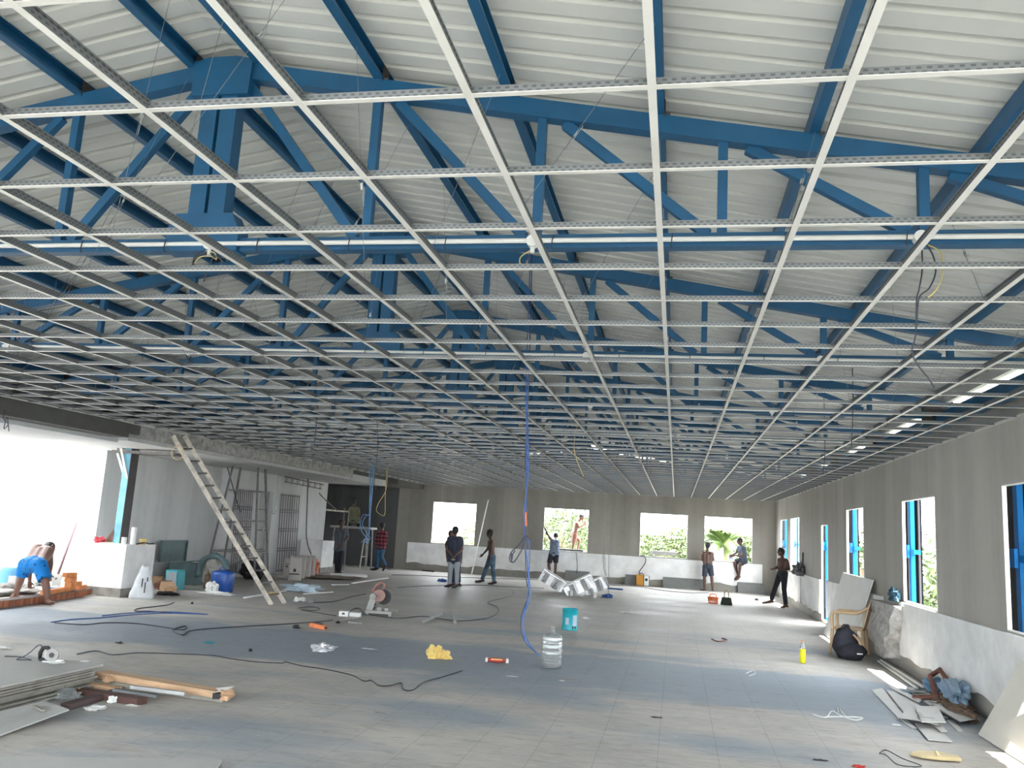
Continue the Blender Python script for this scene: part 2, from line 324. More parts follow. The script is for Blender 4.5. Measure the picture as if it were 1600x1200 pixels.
# white reveals of the openings
for i, (a, b, c, d) in enumerate(RW):
    mb = MB(); t = 0.012; x0 = XR-0.006; x1 = XR+WT+0.002
    mb.bb(x0, x1, b-t, b, c, d); mb.bb(x0, x1, a, a+t, c, d); mb.bb(x0, x1, a+t, b-t, d-t, d); mb.bb(x0, x1, a+t, b-t, c, c+t)
    struct(mb, 'window_%d' % (i+1), M_pvc)
for i, (a, b, c, d) in enumerate(FW):
    mb = MB(); t = 0.012; y0 = YF-0.006; y1 = YF+WT
    mb.bb(a, a+t, y0, y1, c, d); mb.bb(b-t, b, y0, y1, c, d); mb.bb(a+t, b-t, y0, y1, d-t, d); mb.bb(a+t, b-t, y0, y1, c, c+t)
    struct(mb, 'window_%d' % (i+9), M_pvc)
# whitewashed band with its broken lower edge
def band(pa, pb, z1, thick, name, m, seed, zlo=0.2, amp=0.07, step=0.14):
    pa, pb = V(pa), V(pb); L = (pb-pa).length; n = max(2, int(L/step)); poly = []
    for i in range(n+1):
        p = pa.lerp(pb, i/n); k = zlo + amp*noise.noise(V((i*0.23, seed, 0)))*1.4 + amp*0.35*noise.noise(V((i*1.1, seed, 4))); poly.append(V((p.x, p.y, k)))
    top = [V((q.x, q.y, z1)) for q in poly]; v = []; f = []; k = len(poly); off = V(thick)
    v = poly + top + [q+off for q in poly] + [q+off for q in top]
    for i in range(k-1):
        f += [[i, i+1, k+i+1, k+i], [2*k+i, 3*k+i, 3*k+i+1, 2*k+i+1], [k+i, k+i+1, 3*k+i+1, 3*k+i], [i, 2*k+i, 2*k+i+1, i+1]]
    f += [[0, k, 3*k, 2*k], [k-1, 3*k-1, 4*k-1, 2*k-1]]
    return struct(MB().add(v, f), name, m)
band((XR-.05, -2, 0), (XR-.05, 14.0, 0), 1.0, (0.05, 0, 0), 'trim_1', M_band, 1, 0.22)
band((XR-.05, 15.2, 0), (XR-.05, 20.38, 0), 1.0, (0.05, 0, 0), 'trim_2', M_band, 2, 0.2)
band((XR-.05, 21.3, 0), (XR-.05, 24.2, 0), 0.98, (0.05, 0, 0), 'trim_3', M_band, 3, 0.2)
band((XR-.05, 24.5, 0), (XR-.05, 28.9, 0), 0.92, (0.05, 0, 0), 'trim_4', M_band, 4, 0.2)
band((-9.9, YF-.05, 0), (2.95, YF-.05, 0), 1.0, (0, 0.05, 0), 'trim_5', M_band, 5, 0.24, 0.06)
# left side: header beam over the opening, slab edge, plinths, back wall
struct(MB().bb(-9.75, -9.4, -2, 12.95, 2.93, 3.17).bb(-9.75, -9.4, 12.95, 13.25, 3.0, 3.17), 'trim_6', M_beam)
struct(MB().bb(-13.4, -9.78, -2, 13.2, 2.86, 2.93), 'trim_7', M_bld)
struct(MB().bb(-9.75, -9.6, 13.25, 23.9, 2.98, 3.3), 'trim_8', M_concrete)
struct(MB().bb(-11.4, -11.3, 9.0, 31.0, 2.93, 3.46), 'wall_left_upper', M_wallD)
struct(MB().bb(-9.75, -9.7, 9.0, 13.25, 3.17, 3.3).bb(-9.75, -9.7, 23.9, 30.7, 3.1, 3.3), 'trim_16', M_beam)
struct(MB().bb(-12.2, -9.62, 13.25, 23.9, 2.9, 2.975).bb(-12.2, -9.75, 23.9, 27.3, 2.9, 3.1), 'trim_9', M_wallL)
struct(MB().bb(-12.25, -12.0, 15.9, 20.6, 0, 3.2).bb(-12.25, -11.75, 20.6, 22.35, 0, 3.2).bb(-12.25, -11.95, 22.35, 23.2, 0, 2.4).bb(-12.25, -11.75, 22.35, 23.2, 2.4, 3.2).bb(-12.25, -11.75, 23.2, 27.1, 0, 3.2), 'wall_left', M_wallL)
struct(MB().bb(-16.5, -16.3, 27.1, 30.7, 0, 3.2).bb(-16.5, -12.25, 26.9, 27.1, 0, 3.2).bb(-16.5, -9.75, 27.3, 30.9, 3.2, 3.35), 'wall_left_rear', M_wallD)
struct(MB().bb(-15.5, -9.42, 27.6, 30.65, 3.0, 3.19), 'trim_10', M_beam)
for i, (x0, x1, y0, y1, m) in enumerate(((-11.5, -10.5, 14.85, 15.8, M_band), (-11.7, -10.95, 25.25, 26.2, M_band))):
    struct(MB().bb(x0, x1, y0, y1, 0.17, 1.0), 'trim_%d' % (11+i), m)
    struct(MB().bb(x0+.01, x1-.01, y0+.01, y1-.01, 0, 0.17), 'baseboard_%s' % ('left', 'left_rear')[i], M_rough)
# outside terrace and its sunlit wall
struct(MB().bb(-13.9, -11.0, -6, 18, -0.3, 0.02), 'floor_terrace', mat('terrace_rubble', (0.5, 0.47, 0.43), 0.95, var=0.2, scale=5, bump=0.6))
struct(MB().bb(-14.1, -13.8, -6, 18.2, 0, 3.2).bb(-13.8, -12.25, 17.9, 18.1, 0, 3.2), 'wall_terrace', M_bld)
struct(MB().bb(-13.8, -13.76, -6, 17.88, 0.02, 0.3), 'baseboard_terrace', M_rough)
# roof sheets
RX, RZ, SL = -3.1, 4.93, 0.18
def roofz(X): return RZ - SL*abs(X-RX)
for nm, xe in (('ceiling', 4.02), ('ceiling_left', -11.4)):
    v = []; f = []; P = 0.18; k = 0; ys = []; yy = -1.5
    while yy < 31.3: ys += [(yy, 0), (yy+0.118, 0), (yy+0.126, 0.045), (yy+0.172, 0.045)]; yy += P
    for yv, dz in ys: v += [(RX, yv, RZ+dz), (xe, yv, roofz(xe)+dz)]
    n = len(ys)
    for i in range(n-1): f.append([2*i, 2*i+2, 2*i+3, 2*i+1])
    o = struct(MB().add(v, f), nm, M_roof); sm = o.modifiers.new('s', 'SOLIDIFY'); sm.thickness = 0.002; sm.offset = 0
struct(MB().prism([(RX-.3, -1.5, roofz(RX-.3)+.035), (RX, -1.5, RZ+.04), (RX+.3, -1.5, roofz(RX+.3)+.035), (RX, -1.5, RZ+.06)], (0, 32.7, 0)), 'ceiling_ridge', M_roof)
# ---------------------------------------------------------------- roof trusses
ZB = 3.45; TY = [4.8 + 3.3*i for i in range(8)]
XT0, XT1 = RX-6.45, RX+6.45
def truss_parts(Y, t):
    w = 0.07
    def chz(X): return roofz(X) - 0.115       # top of rafter
    MB().bb(XT0, XT1, Y-.04, Y+.04, ZB, ZB+.085).build('bottom_chord', M_blue, t)
    for s in (-1, 1):
        xe = RX + s*6.5
        MB().beam((RX+s*.15, Y, chz(RX+s*.15)-.055), (xe, Y, chz(xe)-.055), 0.09, 0.115).build('rafter', M_blue, t)
        for k in range(1, 6):
            X = RX + s*(1.1*k + .02); MB().bb(X-.028, X+.028, Y-.028, Y+.028, ZB+.08, chz(X)-.1).build('vertical_strut', M_blue, t)
        for k in range(0, 5):
            xa = RX + s*(1.1*k + .16); xb = RX + s*(1.1*(k+1) - .06)
            MB().beam((xa, Y+.01, chz(xa)-.12), (xb, Y+.01, ZB+.09), 0.05, 0.062).build('diagonal_strut', M_blue, t)
    MB().bb(RX-.13, RX-.012, Y-.055, Y+.055, ZB+.2, chz(RX)-.2).build('king_post', M_blue, t)
    MB().bb(RX+.012, RX+.13, Y-.055, Y+.055, ZB+.2, chz(RX)-.2).build('king_post', M_blue, t)
    y0 = Y-.07
    MB().prism([(RX-.21, y0, chz(RX)-.27), (RX+.21, y0, chz(RX)-.27), (RX+.22, y0, chz(.22+RX)+.02), (RX+.1, y0, chz(RX)+.01), (RX-.1, y0, chz(RX)+.01), (RX-.22, y0, chz(RX-.22)+.02)], (0, .14, 0)).build('ridge_plate', M_blue, t)
    MB().prism([(RX-.26, y0, ZB-.01), (RX+.26, y0, ZB-.01), (RX+.26, y0, ZB+.14), (RX+.2, y0, ZB+.25), (RX-.2, y0, ZB+.25), (RX-.26, y0, ZB+.14)], (0, .13, 0)).build('foot_plate', M_blue, t)
    for s in (-1, 1): MB().bb(RX+s*6.3-.14, RX+s*6.3+.14, Y-.06, Y+.06, ZB-.03, 3.62).build('end_plate', M_brown, t)
    for s in (-1, 1):
        xe = RX + s*(6.5 if s > 0 else 6.6)
PX = [RX + s*d for s in (1, -1) for d in (.25, 1.12, 2.0, 2.94, 3.83, 4.74, 5.65, 6.45)]
first = None
for i, Y in enumerate(TY):
    lab = 'blue steel roof truss, the %s one along the hall from the camera' % ORD[i]
    if first is None:
        t = root('roof_truss', (RX, Y, ZB), lab, 'roof truss', 'blue roof trusses'); truss_parts(Y, t); first = t
        for X in PX:
            m_ = MB(); z = roofz(X)-.11
            m_.bb(X+.03, X+.036, Y-.05, Y+.05, z-.02, z+.09)
            for k in range(3): m_.cyl((X+.03, Y-.03+.03*k, z+.0), (X+.065, Y-.03+.03*k, z+.0), .009, n=6)
            m_.build('purlin_cleat', M_brown, t)
    else:
        t = first.copy(); col.objects.link(t); t.location = (RX, Y, ZB); t['label'] = lab
        for ch in list(first.children):
            c = ch.copy(); col.objects.link(c); c.parent = t
for i, X in enumerate(PX):
    side = 'right' if X > RX else 'left'; k = i % 8; z = roofz(X)-.062
    a = M_blue; mb = MB()
    mb.bb(X-.03, X-.026, -1.4, 30.65, z-.05, z+.055); mb.bb(X-.026, X+.03, -1.4, 30.65, z-.05, z-.046); mb.bb(X-.026, X+.03, -1.4, 30.65, z+.051, z+.055)
    mb.bb(X+.026, X+.03, -1.4, 30.65, z-.046, z-.03)
    if k == 7: a = M_flange if side == 'right' else M_blue  # outermost right purlin: sunlight on the eave strip put in as white colour
    tag(mb.build('purlin', a), '%s roof purlin, %s from the ridge on the %s slope' % ('white' if a is M_flange else 'blue', ORD[k], side), 'purlin', 'roof purlins')
tag(MB().bb(3.2, 3.36, -1.5, 30.6, 3.36, 3.44).bb(3.2, 3.22, -1.5, 30.6, 3.44, 3.5).build('eave_beam', M_blue), 'dark blue steel eave beam running along the top of the right wall', 'beam')
# conduits tied to the bottom chords
for i, Y in enumerate(TY[:5]):
    yy = Y-.065; x0 = (-9.6, -7.6, -9.0, -9.0, -9.0)[i]; z = ZB + .035
    t = root('conduit_pipe', (RX, yy, z), 'white plastic conduit tied along the bottom chord of the %s roof truss' % ORD[i], 'conduit', 'white conduits on the trusses')
    MB().tube([(x0, yy, z), (RX, yy, z+.004), (3.15, yy, z)], .0155, 8).build('pipe', M_pvc, t, smooth=True)
    for X in ((-3.03, -0.89, 1.28), (-7.53, -5.24, -0.91, 1.28), (-5.9, -1.2, 1.2), (-5, 0), (-4, 1))[i]:
        MB().cyl((X, yy-.03, z-.005), (X, yy+.03, z-.005), .036, n=18).cyl((X, yy, z-.03), (X, yy, z-.075), .014, n=10).build('junction_box', M_pvc, t)
    X = x0+.4
    while X < 3.1:
        MB().tube([(X+.005, yy-.018, z+.03), (X, yy-.02, z), (X-.004, yy-.018, z-.04), (X, yy-.005, z-.05)], .0035, 4).build('cable_tie', M_black, t); X += .62 + random.random()*.1
# ---------------------------------------------------------------- suspended grid
CX = [-.709 + .6*i for i in range(-14, 7)]; CY = [2.482 + .6216*j for j in range(-2, 46)]
base = None
for i, X in enumerate(CX):
    n = len(CX)-1-i; lab = 'long white ceiling runner going down the hall, %s from the right wall' % ORD[n]
    if base is None:
        t = root('ceiling_main_runner', (X, 0.4, ZG), lab, 'ceiling runner', 'long runners of the suspended ceiling')
        MB().bb(X-.014, X+.014, .4, YF, ZG, ZG+.0025).build('flange', M_flange, t)
        MB().bb(X-.002, X+.002, .4, YF, ZG+.0025, ZG+.040).bb(X-.005, X+.005, .4, YF, ZG+.040, ZG+.048).build('web', M_web, t); base = t
    else:
        t = base.copy(); col.objects.link(t); t.location.x = X; t['label'] = lab
        for ch in base.children: c = ch.copy(); col.objects.link(c); c.parent = t
base = None
for j, Yc in enumerate(CY):
    lab = 'white-faced cross runner of the ceiling grid, %s row from the camera' % ORD[j] if j < 49 else ''
    if base is None:
        t = root('ceiling_cross_runner', (RX, Yc, ZG+.0028), lab, 'ceiling runner', 'cross runners of the suspended ceiling')
        MB().bb(-9.4, XR, Yc-.013, Yc+.013, ZG+.0028, ZG+.005).build('flange', M_flange, t)
        MB().bb(-9.4, XR, Yc-.002, Yc+.002, ZG+.005, ZG+.036).build('web', M_web, t); base = t
    else:
        t = base.copy(); col.objects.link(t); t.location.y = Yc; t['label'] = lab
        for ch in base.children: c = ch.copy(); col.objects.link(c); c.parent = t
struct(MB().bb(XR-.02, XR, -.5, YF, ZG, ZG+.003).bb(XR-.003, XR, -.5, YF, ZG+.003, ZG+.03), 'trim_13', M_flange)
struct(MB().bb(XL+.1, XL+.13, -.5, YF, ZG, ZG+.003).bb(XL+.1, XL+.103, -.5, YF, ZG+.003, ZG+.03), 'trim_14', M_flange)
# hanger wires, slightly slanted, with spring clips
hw = 0
for i, X in enumerate(CX):
    for k in range(6):
        Yh = 2.0 + k*1.9 + ((i*37) % 10)*.19; p0 = V((X+.0, Yh, ZG+.045)); px = min(PX, key=lambda q: abs(q-X-.2)); p1 = V((px, Yh+random.uniform(-.5, .5), roofz(px)-.12))
        n = len(CX)-1-i
        t = root('hanger_wire', p0, 'thin steel hanger wire on the %s long runner from the right wall, %s along it' % (ORD[n], ORD[k]), 'hanger wire', 'hanger wires of the ceiling grid')
        MB().tube([p0, p1], .0016, 4).build('wire', M_wire, t)
        c = p0.lerp(p1, .3 + .4*random.random()); d = (p1-p0).normalized()
        MB().beam(c-d*.02, c+d*.02, .014, .004).beam(c-d*.02+V((.008, 0, 0)), c-d*.02+V((.016, 0, .016)), .012, .003).tube([c-d*.12+V((.01, 0, 0)), c+d*.05+V((.01, 0, 0))], .0013, 4).build('spring_clip', M_galv, t)
        hw += 1
# ---------------------------------------------------------------- outside
tag(MB().bb(-120, 120, 31.2, 220, -3.9, -3.6).bb(4.2, 120, -40, 31.2, -3.9, -3.6).bb(-120, 4.2, -60, -2.3, -3.9, -3.6).build('ground', M_ground), kind='structure')  # last slab: unseen ground behind the camera, added to dim light rising through the openings
struct(MB().bb(-12, 6, 30.95, 32.2, 0.75, 0.86), 'trim_15', M_rough)
def leafy(name, c, r, n, label, trunk=True, m=None, sz=.12, group='trees outside the windows', seed=1):
    rnd = random.Random(seed); c = V(c); t = root(name, (c.x, c.y, -3.6), label, 'tree', group); mb = MB()
    for _ in range(n):
        d = V((rnd.gauss(0, 1), rnd.gauss(0, 1), rnd.gauss(0, 1))).normalized(); k = rnd.uniform(.55, 1.0)*(1+.35*noise.noise(d*2.2+V((seed, 0, 0))))
        p = c + V((d.x*r[0]*k, d.y*r[1]*k, d.z*r[2]*k)); a = V((rnd.gauss(0, 1), rnd.gauss(0, 1), rnd.gauss(0, .6))).normalized(); b = a.cross(V((rnd.gauss(0, 1), rnd.gauss(0, 1), 1))).normalized(); s = sz*rnd.uniform(.6, 1.3)
        mb.add([p-a*s, p+b*s*.4, p+a*s, p-b*s*.4], [(0, 1, 2, 3)])
    mb.build('foliage', m or M_leaf, t)
    if trunk:
        tb = MB().tube([(c.x, c.y, -3.6), (c.x+.1, c.y, c.z-r[2]*.3), (c.x, c.y, c.z+r[2]*.3)], [.22, .16, .06], 8)
        for k in range(5): a = k*1.256; tb.tube([(c.x, c.y, c.z-r[2]*.4), (c.x+math.cos(a)*r[0]*.6, c.y+math.sin(a)*r[1]*.6, c.z+r[2]*.2)], [.09, .03], 5)
        tb.build('trunk', M_trunk, t)
def palm(c, R, nf, label, seed, lean=(0, 0)):
    rnd = random.Random(seed); c = V(c); t = root('palm_tree', (c.x, c.y, -3.6), label, 'palm', 'palms outside the windows')
    MB().tube(spline([(c.x+lean[0], c.y+lean[1], -3.6), (c.x+lean[0]*.4, c.y, (c.z-3.6)/2), c], 5), [.2-.006*i for i in range(11)], 8).build('trunk', M_trunk, t)
    fr = []
    for k in range(nf):
        a = k*2.399 + rnd.uniform(-.2, .2); el = rnd.uniform(-.1, 1.25); mb = MB(); h = V((math.cos(a), math.sin(a), 0)); pts = []
        for q in range(13):
            u = q/12; pts.append(c + h*R*(u*math.cos(el)+.12*u) + V((0, 0, R*(u*math.sin(el)*1.05 - u*u*(.55+.25*math.cos(el))))))
        mb.tube(pts, [.03-.0018*q for q in range(13)], 4); sdv = h.cross(V((0, 0, 1)))
        for q in range(1, 12):
            for w_ in range(4):
                p = pts[q].lerp(pts[min(q+1, 12)], w_/4.); d = (pts[min(q+1, 12)]-pts[q-1]).normalized(); ln = R*.26*math.sin(math.pi*(.12+.85*q/12))
                for s in (-1, 1):
                    e = p + sdv*s*ln*.75 + d*ln*.5 + V((0, 0, -ln*.55)); wv = d*.04; mb.add([p-wv, p+wv, e], [(0, 1, 2)])
        mb.build('frond', M_leaf2, t)
c = at(1133, 852, 60); palm((c.x, 60, c.z), 3.0, 34, 'large green coconut palm filling the rightmost far window', 3, (.6, .4))
c = at(1010, 855, 60); palm((c.x-1, 60, c.z), 3.0, 18, 'feathery palm at the left edge of the third far window', 5)
c = at(1040, 838, 90); palm((c.x, 90, c.z), 3.2, 16, 'distant palm crown on the skyline of the third far window', 6)
c = at(1062, 842, 100); palm((c.x, 100, c.z), 3.2, 16, 'distant palm at the right side of the third far window', 8)
for i, (px, py, Y, r, n, lab) in enumerate((
    (875, 842, 52, (2.6, 2, 2.0), 5000, 'bright green bushy tree in the lower left of the second far window'),
    (893, 835, 70, (3.2, 3, 3.0), 5000, 'tall round tree behind the man outside the second window'),
    (915, 850, 60, (1.8, 2, 2.0), 3500, 'green tree at the right edge of the second far window'),
    (1045, 860, 48, (2.0, 2, 1.0), 4000, 'low green bushes under the palms in the third far window'),
    (1072, 852, 75, (3, 2, 2.0), 4000, 'tree mass at the right edge of the third far window'),
    (1178, 868, 54, (1.2, 1.5, 1.3), 3500, 'leafy tree right of the seated man in the last far window'),
    (738, 846, 62, (1.6, 1.5, 1.6), 1200, 'small tree at the lower right of the first far window'))):
    p = at(px, py, Y); leafy('leafy_tree', (p.x, Y, p.z), r, n, lab, seed=i+11)
for i, (x, y, z, r, lab) in enumerate(((9, 20, -.6, (2.4, 4, 1.9), 'green tree seen low through the second near right window'), (9, 30, -.3, (2, 4, 2), 'green tree seen low through the middle right window'), (8.5, 42, .4, (2, 4, 2), 'tree seen through the last right windows'), (14, 46, .2, (4, 6, 2.6), 'broad tree mass beyond the far right corner'))):
    leafy('leafy_tree', (x, y, z), r, 2600, lab, seed=i+31, sz=.2)
def building(x0, x1, y0, z1, lab, rows, cols_, name='apartment_building'):
    t = root(name, ((x0+x1)/2, y0+3, -3.6), lab, 'building', 'white buildings beyond the first window')
    MB().bb(x0, x1, y0, y0+6, -3.6, z1).build('wall', M_bld, t); MB().bb(x0-.15, x1+.15, y0-.15, y0+6.1, z1, z1+.25).build('roof_slab', M_bld, t)
    for r_ in range(rows):
        for q in range(cols_):
            X = x0 + (q+.5)*(x1-x0)/cols_; Z = z1 - 1.6 - r_*2.9; MB().bb(X-.5, X+.5, y0-.05, y0+.02, Z-.6, Z+.6).build('window', M_pane, t)
a = at(674, 800, 75); b = at(700, 800, 75); building(a.x-2, b.x, 75, at(690, 812, 75).z, 'pale grey block at the left of the first far window', 2, 2)
a = at(704, 800, 90); b = at(748, 800, 90); building(a.x, b.x+1, 90, at(725, 818, 90).z, 'white building with small windows in the first far window', 2, 3)
a = at(675, 838, 60); b = at(702, 838, 60)
t = root('shed', ((a.x+b.x)/2, 60, -3.6), 'low tin-roofed shed below the pale block outside', 'building'); MB().bb(a.x, b.x, 60, 63, -3.6, a.z-.6).build('wall', M_bld, t)
MB().prism([(a.x-.3, 59.6, a.z-.6), (b.x+.3, 59.6, a.z-.6), ((a.x+b.x)/2, 59.6, a.z+.2)], (0, 3.8, 0)).build('roof', M_cream, t)
# ---------------------------------------------------------------- dark panels and blue posts behind the right windows
words = ['', '', 'nearest right window', 'second right window', 'right window behind the leaning white board', 'narrow right window', 'first window near the far right corner', 'last right window by the corner']
PP = {1: (5.0, 5.2, 6.4), 2: (10.0, 8.9, 11.2), 3: (14.25, 14.4, 15.6), 4: (18.6, 19.1, 20.3), 5: (21.9, 22.25, 23.8), 6: (27.0, 0, 0), 7: (29.8, 30.75, 35.0)}
for i in range(1, 8):
    y, p0, p1 = PP[i]; t = root('window_post', (XR+.22, y, -.2), 'light blue steel post outside the %s' % (words[i] or 'near right window'), 'post', 'blue posts behind the right wall windows')
    MB().bb(XR+.19, XR+.25, y-.06, y+.06, -3.6, 3.6).build('post', M_bluel, t)
    MB().bb(XR+.17, XR+.27, y-.3, y-.06, 1.72, 1.79).bb(XR+.13, XR+.165, y-.09, y+.09, 1.66, 1.86).build('bracket', M_bluel, t)
    if p0:
        t = root('shutter_panel', (XR+.41, p0, .2), 'dark sheet panel standing outside the %s' % (words[i] or 'near right window'), 'panel', 'dark panels behind the right wall windows')
        MB().bb(XR+.39, XR+.41, p0, p1, -3.6, 3.3).build('sheet', M_mirror, t)
        MB().bb(XR+.36, XR+.385, p0, p0+.04, .2, 3.3).bb(XR+.36, XR+.385, (p0+p1)/2, (p0+p1)/2+.04, .2, 3.3).bb(XR+.36, XR+.385, p0+.05, p1, 1.72, 1.76).build('frame', M_brown, t)
# ---------------------------------------------------------------- people
def skinned(mb, name, m, parent, vox):
    o = mb.build(name, m, parent, smooth=True); r = o.modifiers.new('r', 'REMESH'); r.mode = 'VOXEL'; r.voxel_size = vox; r.use_smooth_shade = True
    s = o.modifiers.new('s', 'SMOOTH'); s.factor = .5; s.iterations = 2; return o
def lerp(a, b, t): return a + (b-a)*t
def hand(mb, w, d, side, curl, k=1.0):
    """w wrist, d direction of the forearm, side across the palm towards the thumb, curl direction the palm faces"""
    d = d.normalized(); side = (side - d*side.dot(d)).normalized(); cu = d.cross(side).normalized()
    if cu.dot(curl) < 0: cu = -cu
    e = w + d*.085*k
    for o in (-.026, -.009, .009, .026): mb.cap(w + side*o*.75*k, e + side*o*k, .016*k, .0135*k, 8)
    for o, ln in ((-.029, .058), (-.010, .075), (.010, .08), (.029, .072)):
        a = e + side*o*k; m1 = a + (d*.9 + cu*.35 + side*o*2).normalized()*ln*.5*k; m2 = m1 + (d*.75 + cu*.8).normalized()*ln*.32*k; m3 = m2 + (d*.35 + cu).normalized()*ln*.26*k
        mb.tube([a - d*.01, m1, m2, m3], [.0098*k, .0095*k, .0088*k, .007*k], 7)
    a = w + side*.026*k + d*.02*k; m1 = a + (side*.8 + d*.55 + cu*.3).normalized()*.045*k; mb.tube([a, m1, m1 + (d + side*.1 + cu*.5).normalized()*.032*k], [.014*k, .011*k, .0085*k], 7)
def person(label, Y, J, face, skin=None, top=None, bottom=None, vox=.012, ground=0.0, hair=1.0, shoes=None, sleeve=.5, legs='long', topkind='tee', group=None, hd=None, lift=None, kk=1.0):
    K = 'head neck sL eL wL sR eR wR hL kL aL tL hR kR aR tR'.split(); P = {}
    for k, q in zip(K, J): P[k] = at(q[0], q[1], Y + (q[2] if len(q) > 2 else 0))
    low = min(P[k].z for k in ('aL', 'aR', 'tL', 'tR')); dz = (ground + .045 - low) if ground is not None else (lift or 0)
    if ground is not None:
        low = min(min(P['aL'].z-.075, P['tL'].z-.03), min(P['aR'].z-.075, P['tR'].z-.03)); dz = ground - low
    for k in K: P[k].z += dz
    sk = skin or M_skin; face = V(face).normalized(); hip = (P['hL']+P['hR'])/2; sh = (P['sL']+P['sR'])/2
    class SB(MB):
        def cap(s, p, q, r1, r2, n=12): return MB.cap(s, p, q, r1*kk if r1 > .03 else r1, r2*kk if r2 > .03 else r2, n)
    t = root('person', (hip.x, hip.y, ground if ground is not None else hip.z-.9), label, 'person', group)
    b = SB(); up = (P['head']-P['neck']).normalized(); up = lerp(up, V((0, 0, 1)), .3).normalized()
    fx = (face - up*face.dot(up)).normalized(); sx = fx.cross(up).normalized(); R = Matrix((sx, fx, up)).transposed(); h = P['head']
    hs = 1.14
    b.ell(h + up*.02, (.082, .1, .105), R, 16, 12); b.ell(h + fx*.028 - up*.045, (.062, .066, .07), R); b.ell(h + fx*.1 - up*.005, (.012, .018, .022), R, 8, 6)
    b.ell(h + fx*.086 - up*.052, (.022, .014, .009), R, 8, 6); b.ell(h + fx*.076 - up*.083, (.022, .018, .016), R, 8, 6); b.ell(h + fx*.084 + up*.03, (.05, .012, .009), R, 8, 6)
    for s in (-1, 1): b.ell(h + sx*s*.085 - fx*.005 - up*.01, (.012, .02, .03), R, 8, 6)
    b.cap(h - up*.06 - fx*.012, P['neck'] - (P['neck']-sh)*.6, .05, .058)
    tw = (hip-sh); chest = sh + tw*.22; waist = sh + tw*.62
    b.cap(P['neck'] + (sh-P['neck'])*.5, sh, .055, .07); b.cap(lerp(P['sL'], sh, .1), lerp(P['sR'], sh, .1), .062, .062)
    for s, q in (('sL', 'hL'), ('sR', 'hR')):
        a = lerp(P[s], sh, .28); c = lerp(a, lerp(P[q], hip, .15), .6); b.cap(lerp(a, c, .12), c, .095, .078); b.cap(c, lerp(P[q], hip, .1), .078, .09)
        b.cap(P[q], lerp(P[q], hip, .5), .088, .088)
    b.cap(chest, waist, .105, .092); b.cap(waist, hip, .092, .10)
    for s in 'LR':
        S, E_, W = P['s'+s], P['e'+s], P['w'+s]; b.cap(S, E_, .05, .038); b.cap(E_, lerp(E_, W, .35), .039, .037); b.cap(lerp(E_, W, .3), W, .037, .025)
        d = (W-E_).normalized(); inn = (sh - W); inn = (inn - d*inn.dot(d)); inn = inn.normalized() if inn.length > .01 else fx
        hand(b, W, d, fx if abs(d.dot(fx)) < .8 else V((0, 0, 1)), inn)
        H, N_, A, T = P['h'+s], P['k'+s], P['a'+s], P['t'+s]; b.cap(H, N_, .085, .055); b.cap(N_, lerp(N_, A, .3), .054, .056); b.cap(lerp(N_, A, .28), A, .056, .035)
        td = (T-A); td.z = 0 if abs(td.z) < .1 else td.z; td = td.normalized(); A2 = A - V((0, 0, .035))
        b.cap(A2 - td*.045, A2 + td*.06, .036, .036, 10); b.cap(A2 + td*.04 - V((0, 0, .012)), lerp(A2, T, 1.0) if (T-A2).length < .25 else A2 + td*.2, .036, .024, 10)
        if not shoes:
            cr = td.cross(V((0, 0, 1)))
            tip = A2 + td*min(.2, (T-A2).length); tip.z = T.z
            for o in (-.028, -.012, .004, .018, .03): b.cap(tip + cr*o - td*.02, tip + cr*o + td*.022, .0095, .008, 6)
    skinned(b, 'body', sk, t, vox)
    e = MB()
    for s in (-1, 1): e.ell(h + sx*s*.03 + fx*.093 + up*.012, (.011, .008, .007), R, 8, 6)
    e.build('eyes', M_eye, t, smooth=True)
    if hair: MB().ell(h - fx*.018*hair + up*.036, (.092, .103*hair, .097), R, 18, 12, nz=.05, seed=3).ell(h - fx*.045 - up*.01, (.075, .056, .08), R, 12, 8).build('hair', M_hair, t, smooth=True)
    if top:
        m = SB()
        if topkind == 'tee': m.cap(lerp(P['sL'], sh, .1), lerp(P['sR'], sh, .1), .075, .075); m.cap(P['neck'] + (sh-P['neck'])*.7, sh, .068, .08)
        for s, q in (('sL', 'hL'), ('sR', 'hR')):
            a = lerp(P[s], sh, .28); c = lerp(a, lerp(P[q], hip, .15), .6); m.cap(lerp(a, c, .12), c, .108, .1); m.cap(c, lerp(P[q], hip, .05) + tw.normalized()*.02, .1, .112)
            if topkind == 'tee': m.cap(P[s], lerp(P[s], P['e'+s[1]], sleeve), .063, .06 if sleeve < .9 else .05)
            if topkind == 'tee' and sleeve > .9: m.cap(P['e'+s[1]], lerp(P['e'+s[1]], P['w'+s[1]], .85), .052, .042)
        m.cap(chest, waist, .12, .115); m.cap(waist, hip + tw.normalized()*.03, .115, .118); skinned(m, 'shirt', top, t, vox)
    if bottom:
        m = SB(); m.cap(lerp(hip, waist, .35), hip, .112, .12); m.cap(P['hL'], P['hR'], .108, .108)
        for s in 'LR':
            H, N_, A = P['h'+s], P['k'+s], P['a'+s]; m.cap(lerp(H, waist, .25), H, .1, .1); e_ = 1.0 if legs == 'long' else .86
            m.tube([lerp(H, N_, -.05), lerp(H, N_, .1), lerp(H, N_, e_)], [.09*kk, .102*kk, (.07 if legs == 'long' else .092)*kk], 14)
            if legs == 'long': m.cap(N_, N_, .069, .069); m.tube([N_, lerp(N_, A, .5), lerp(N_, A, .97)], [.069, .066, .06], 14)
        skinned(m, {'long': 'trousers', 'short': 'shorts'}[legs], bottom, t, vox)
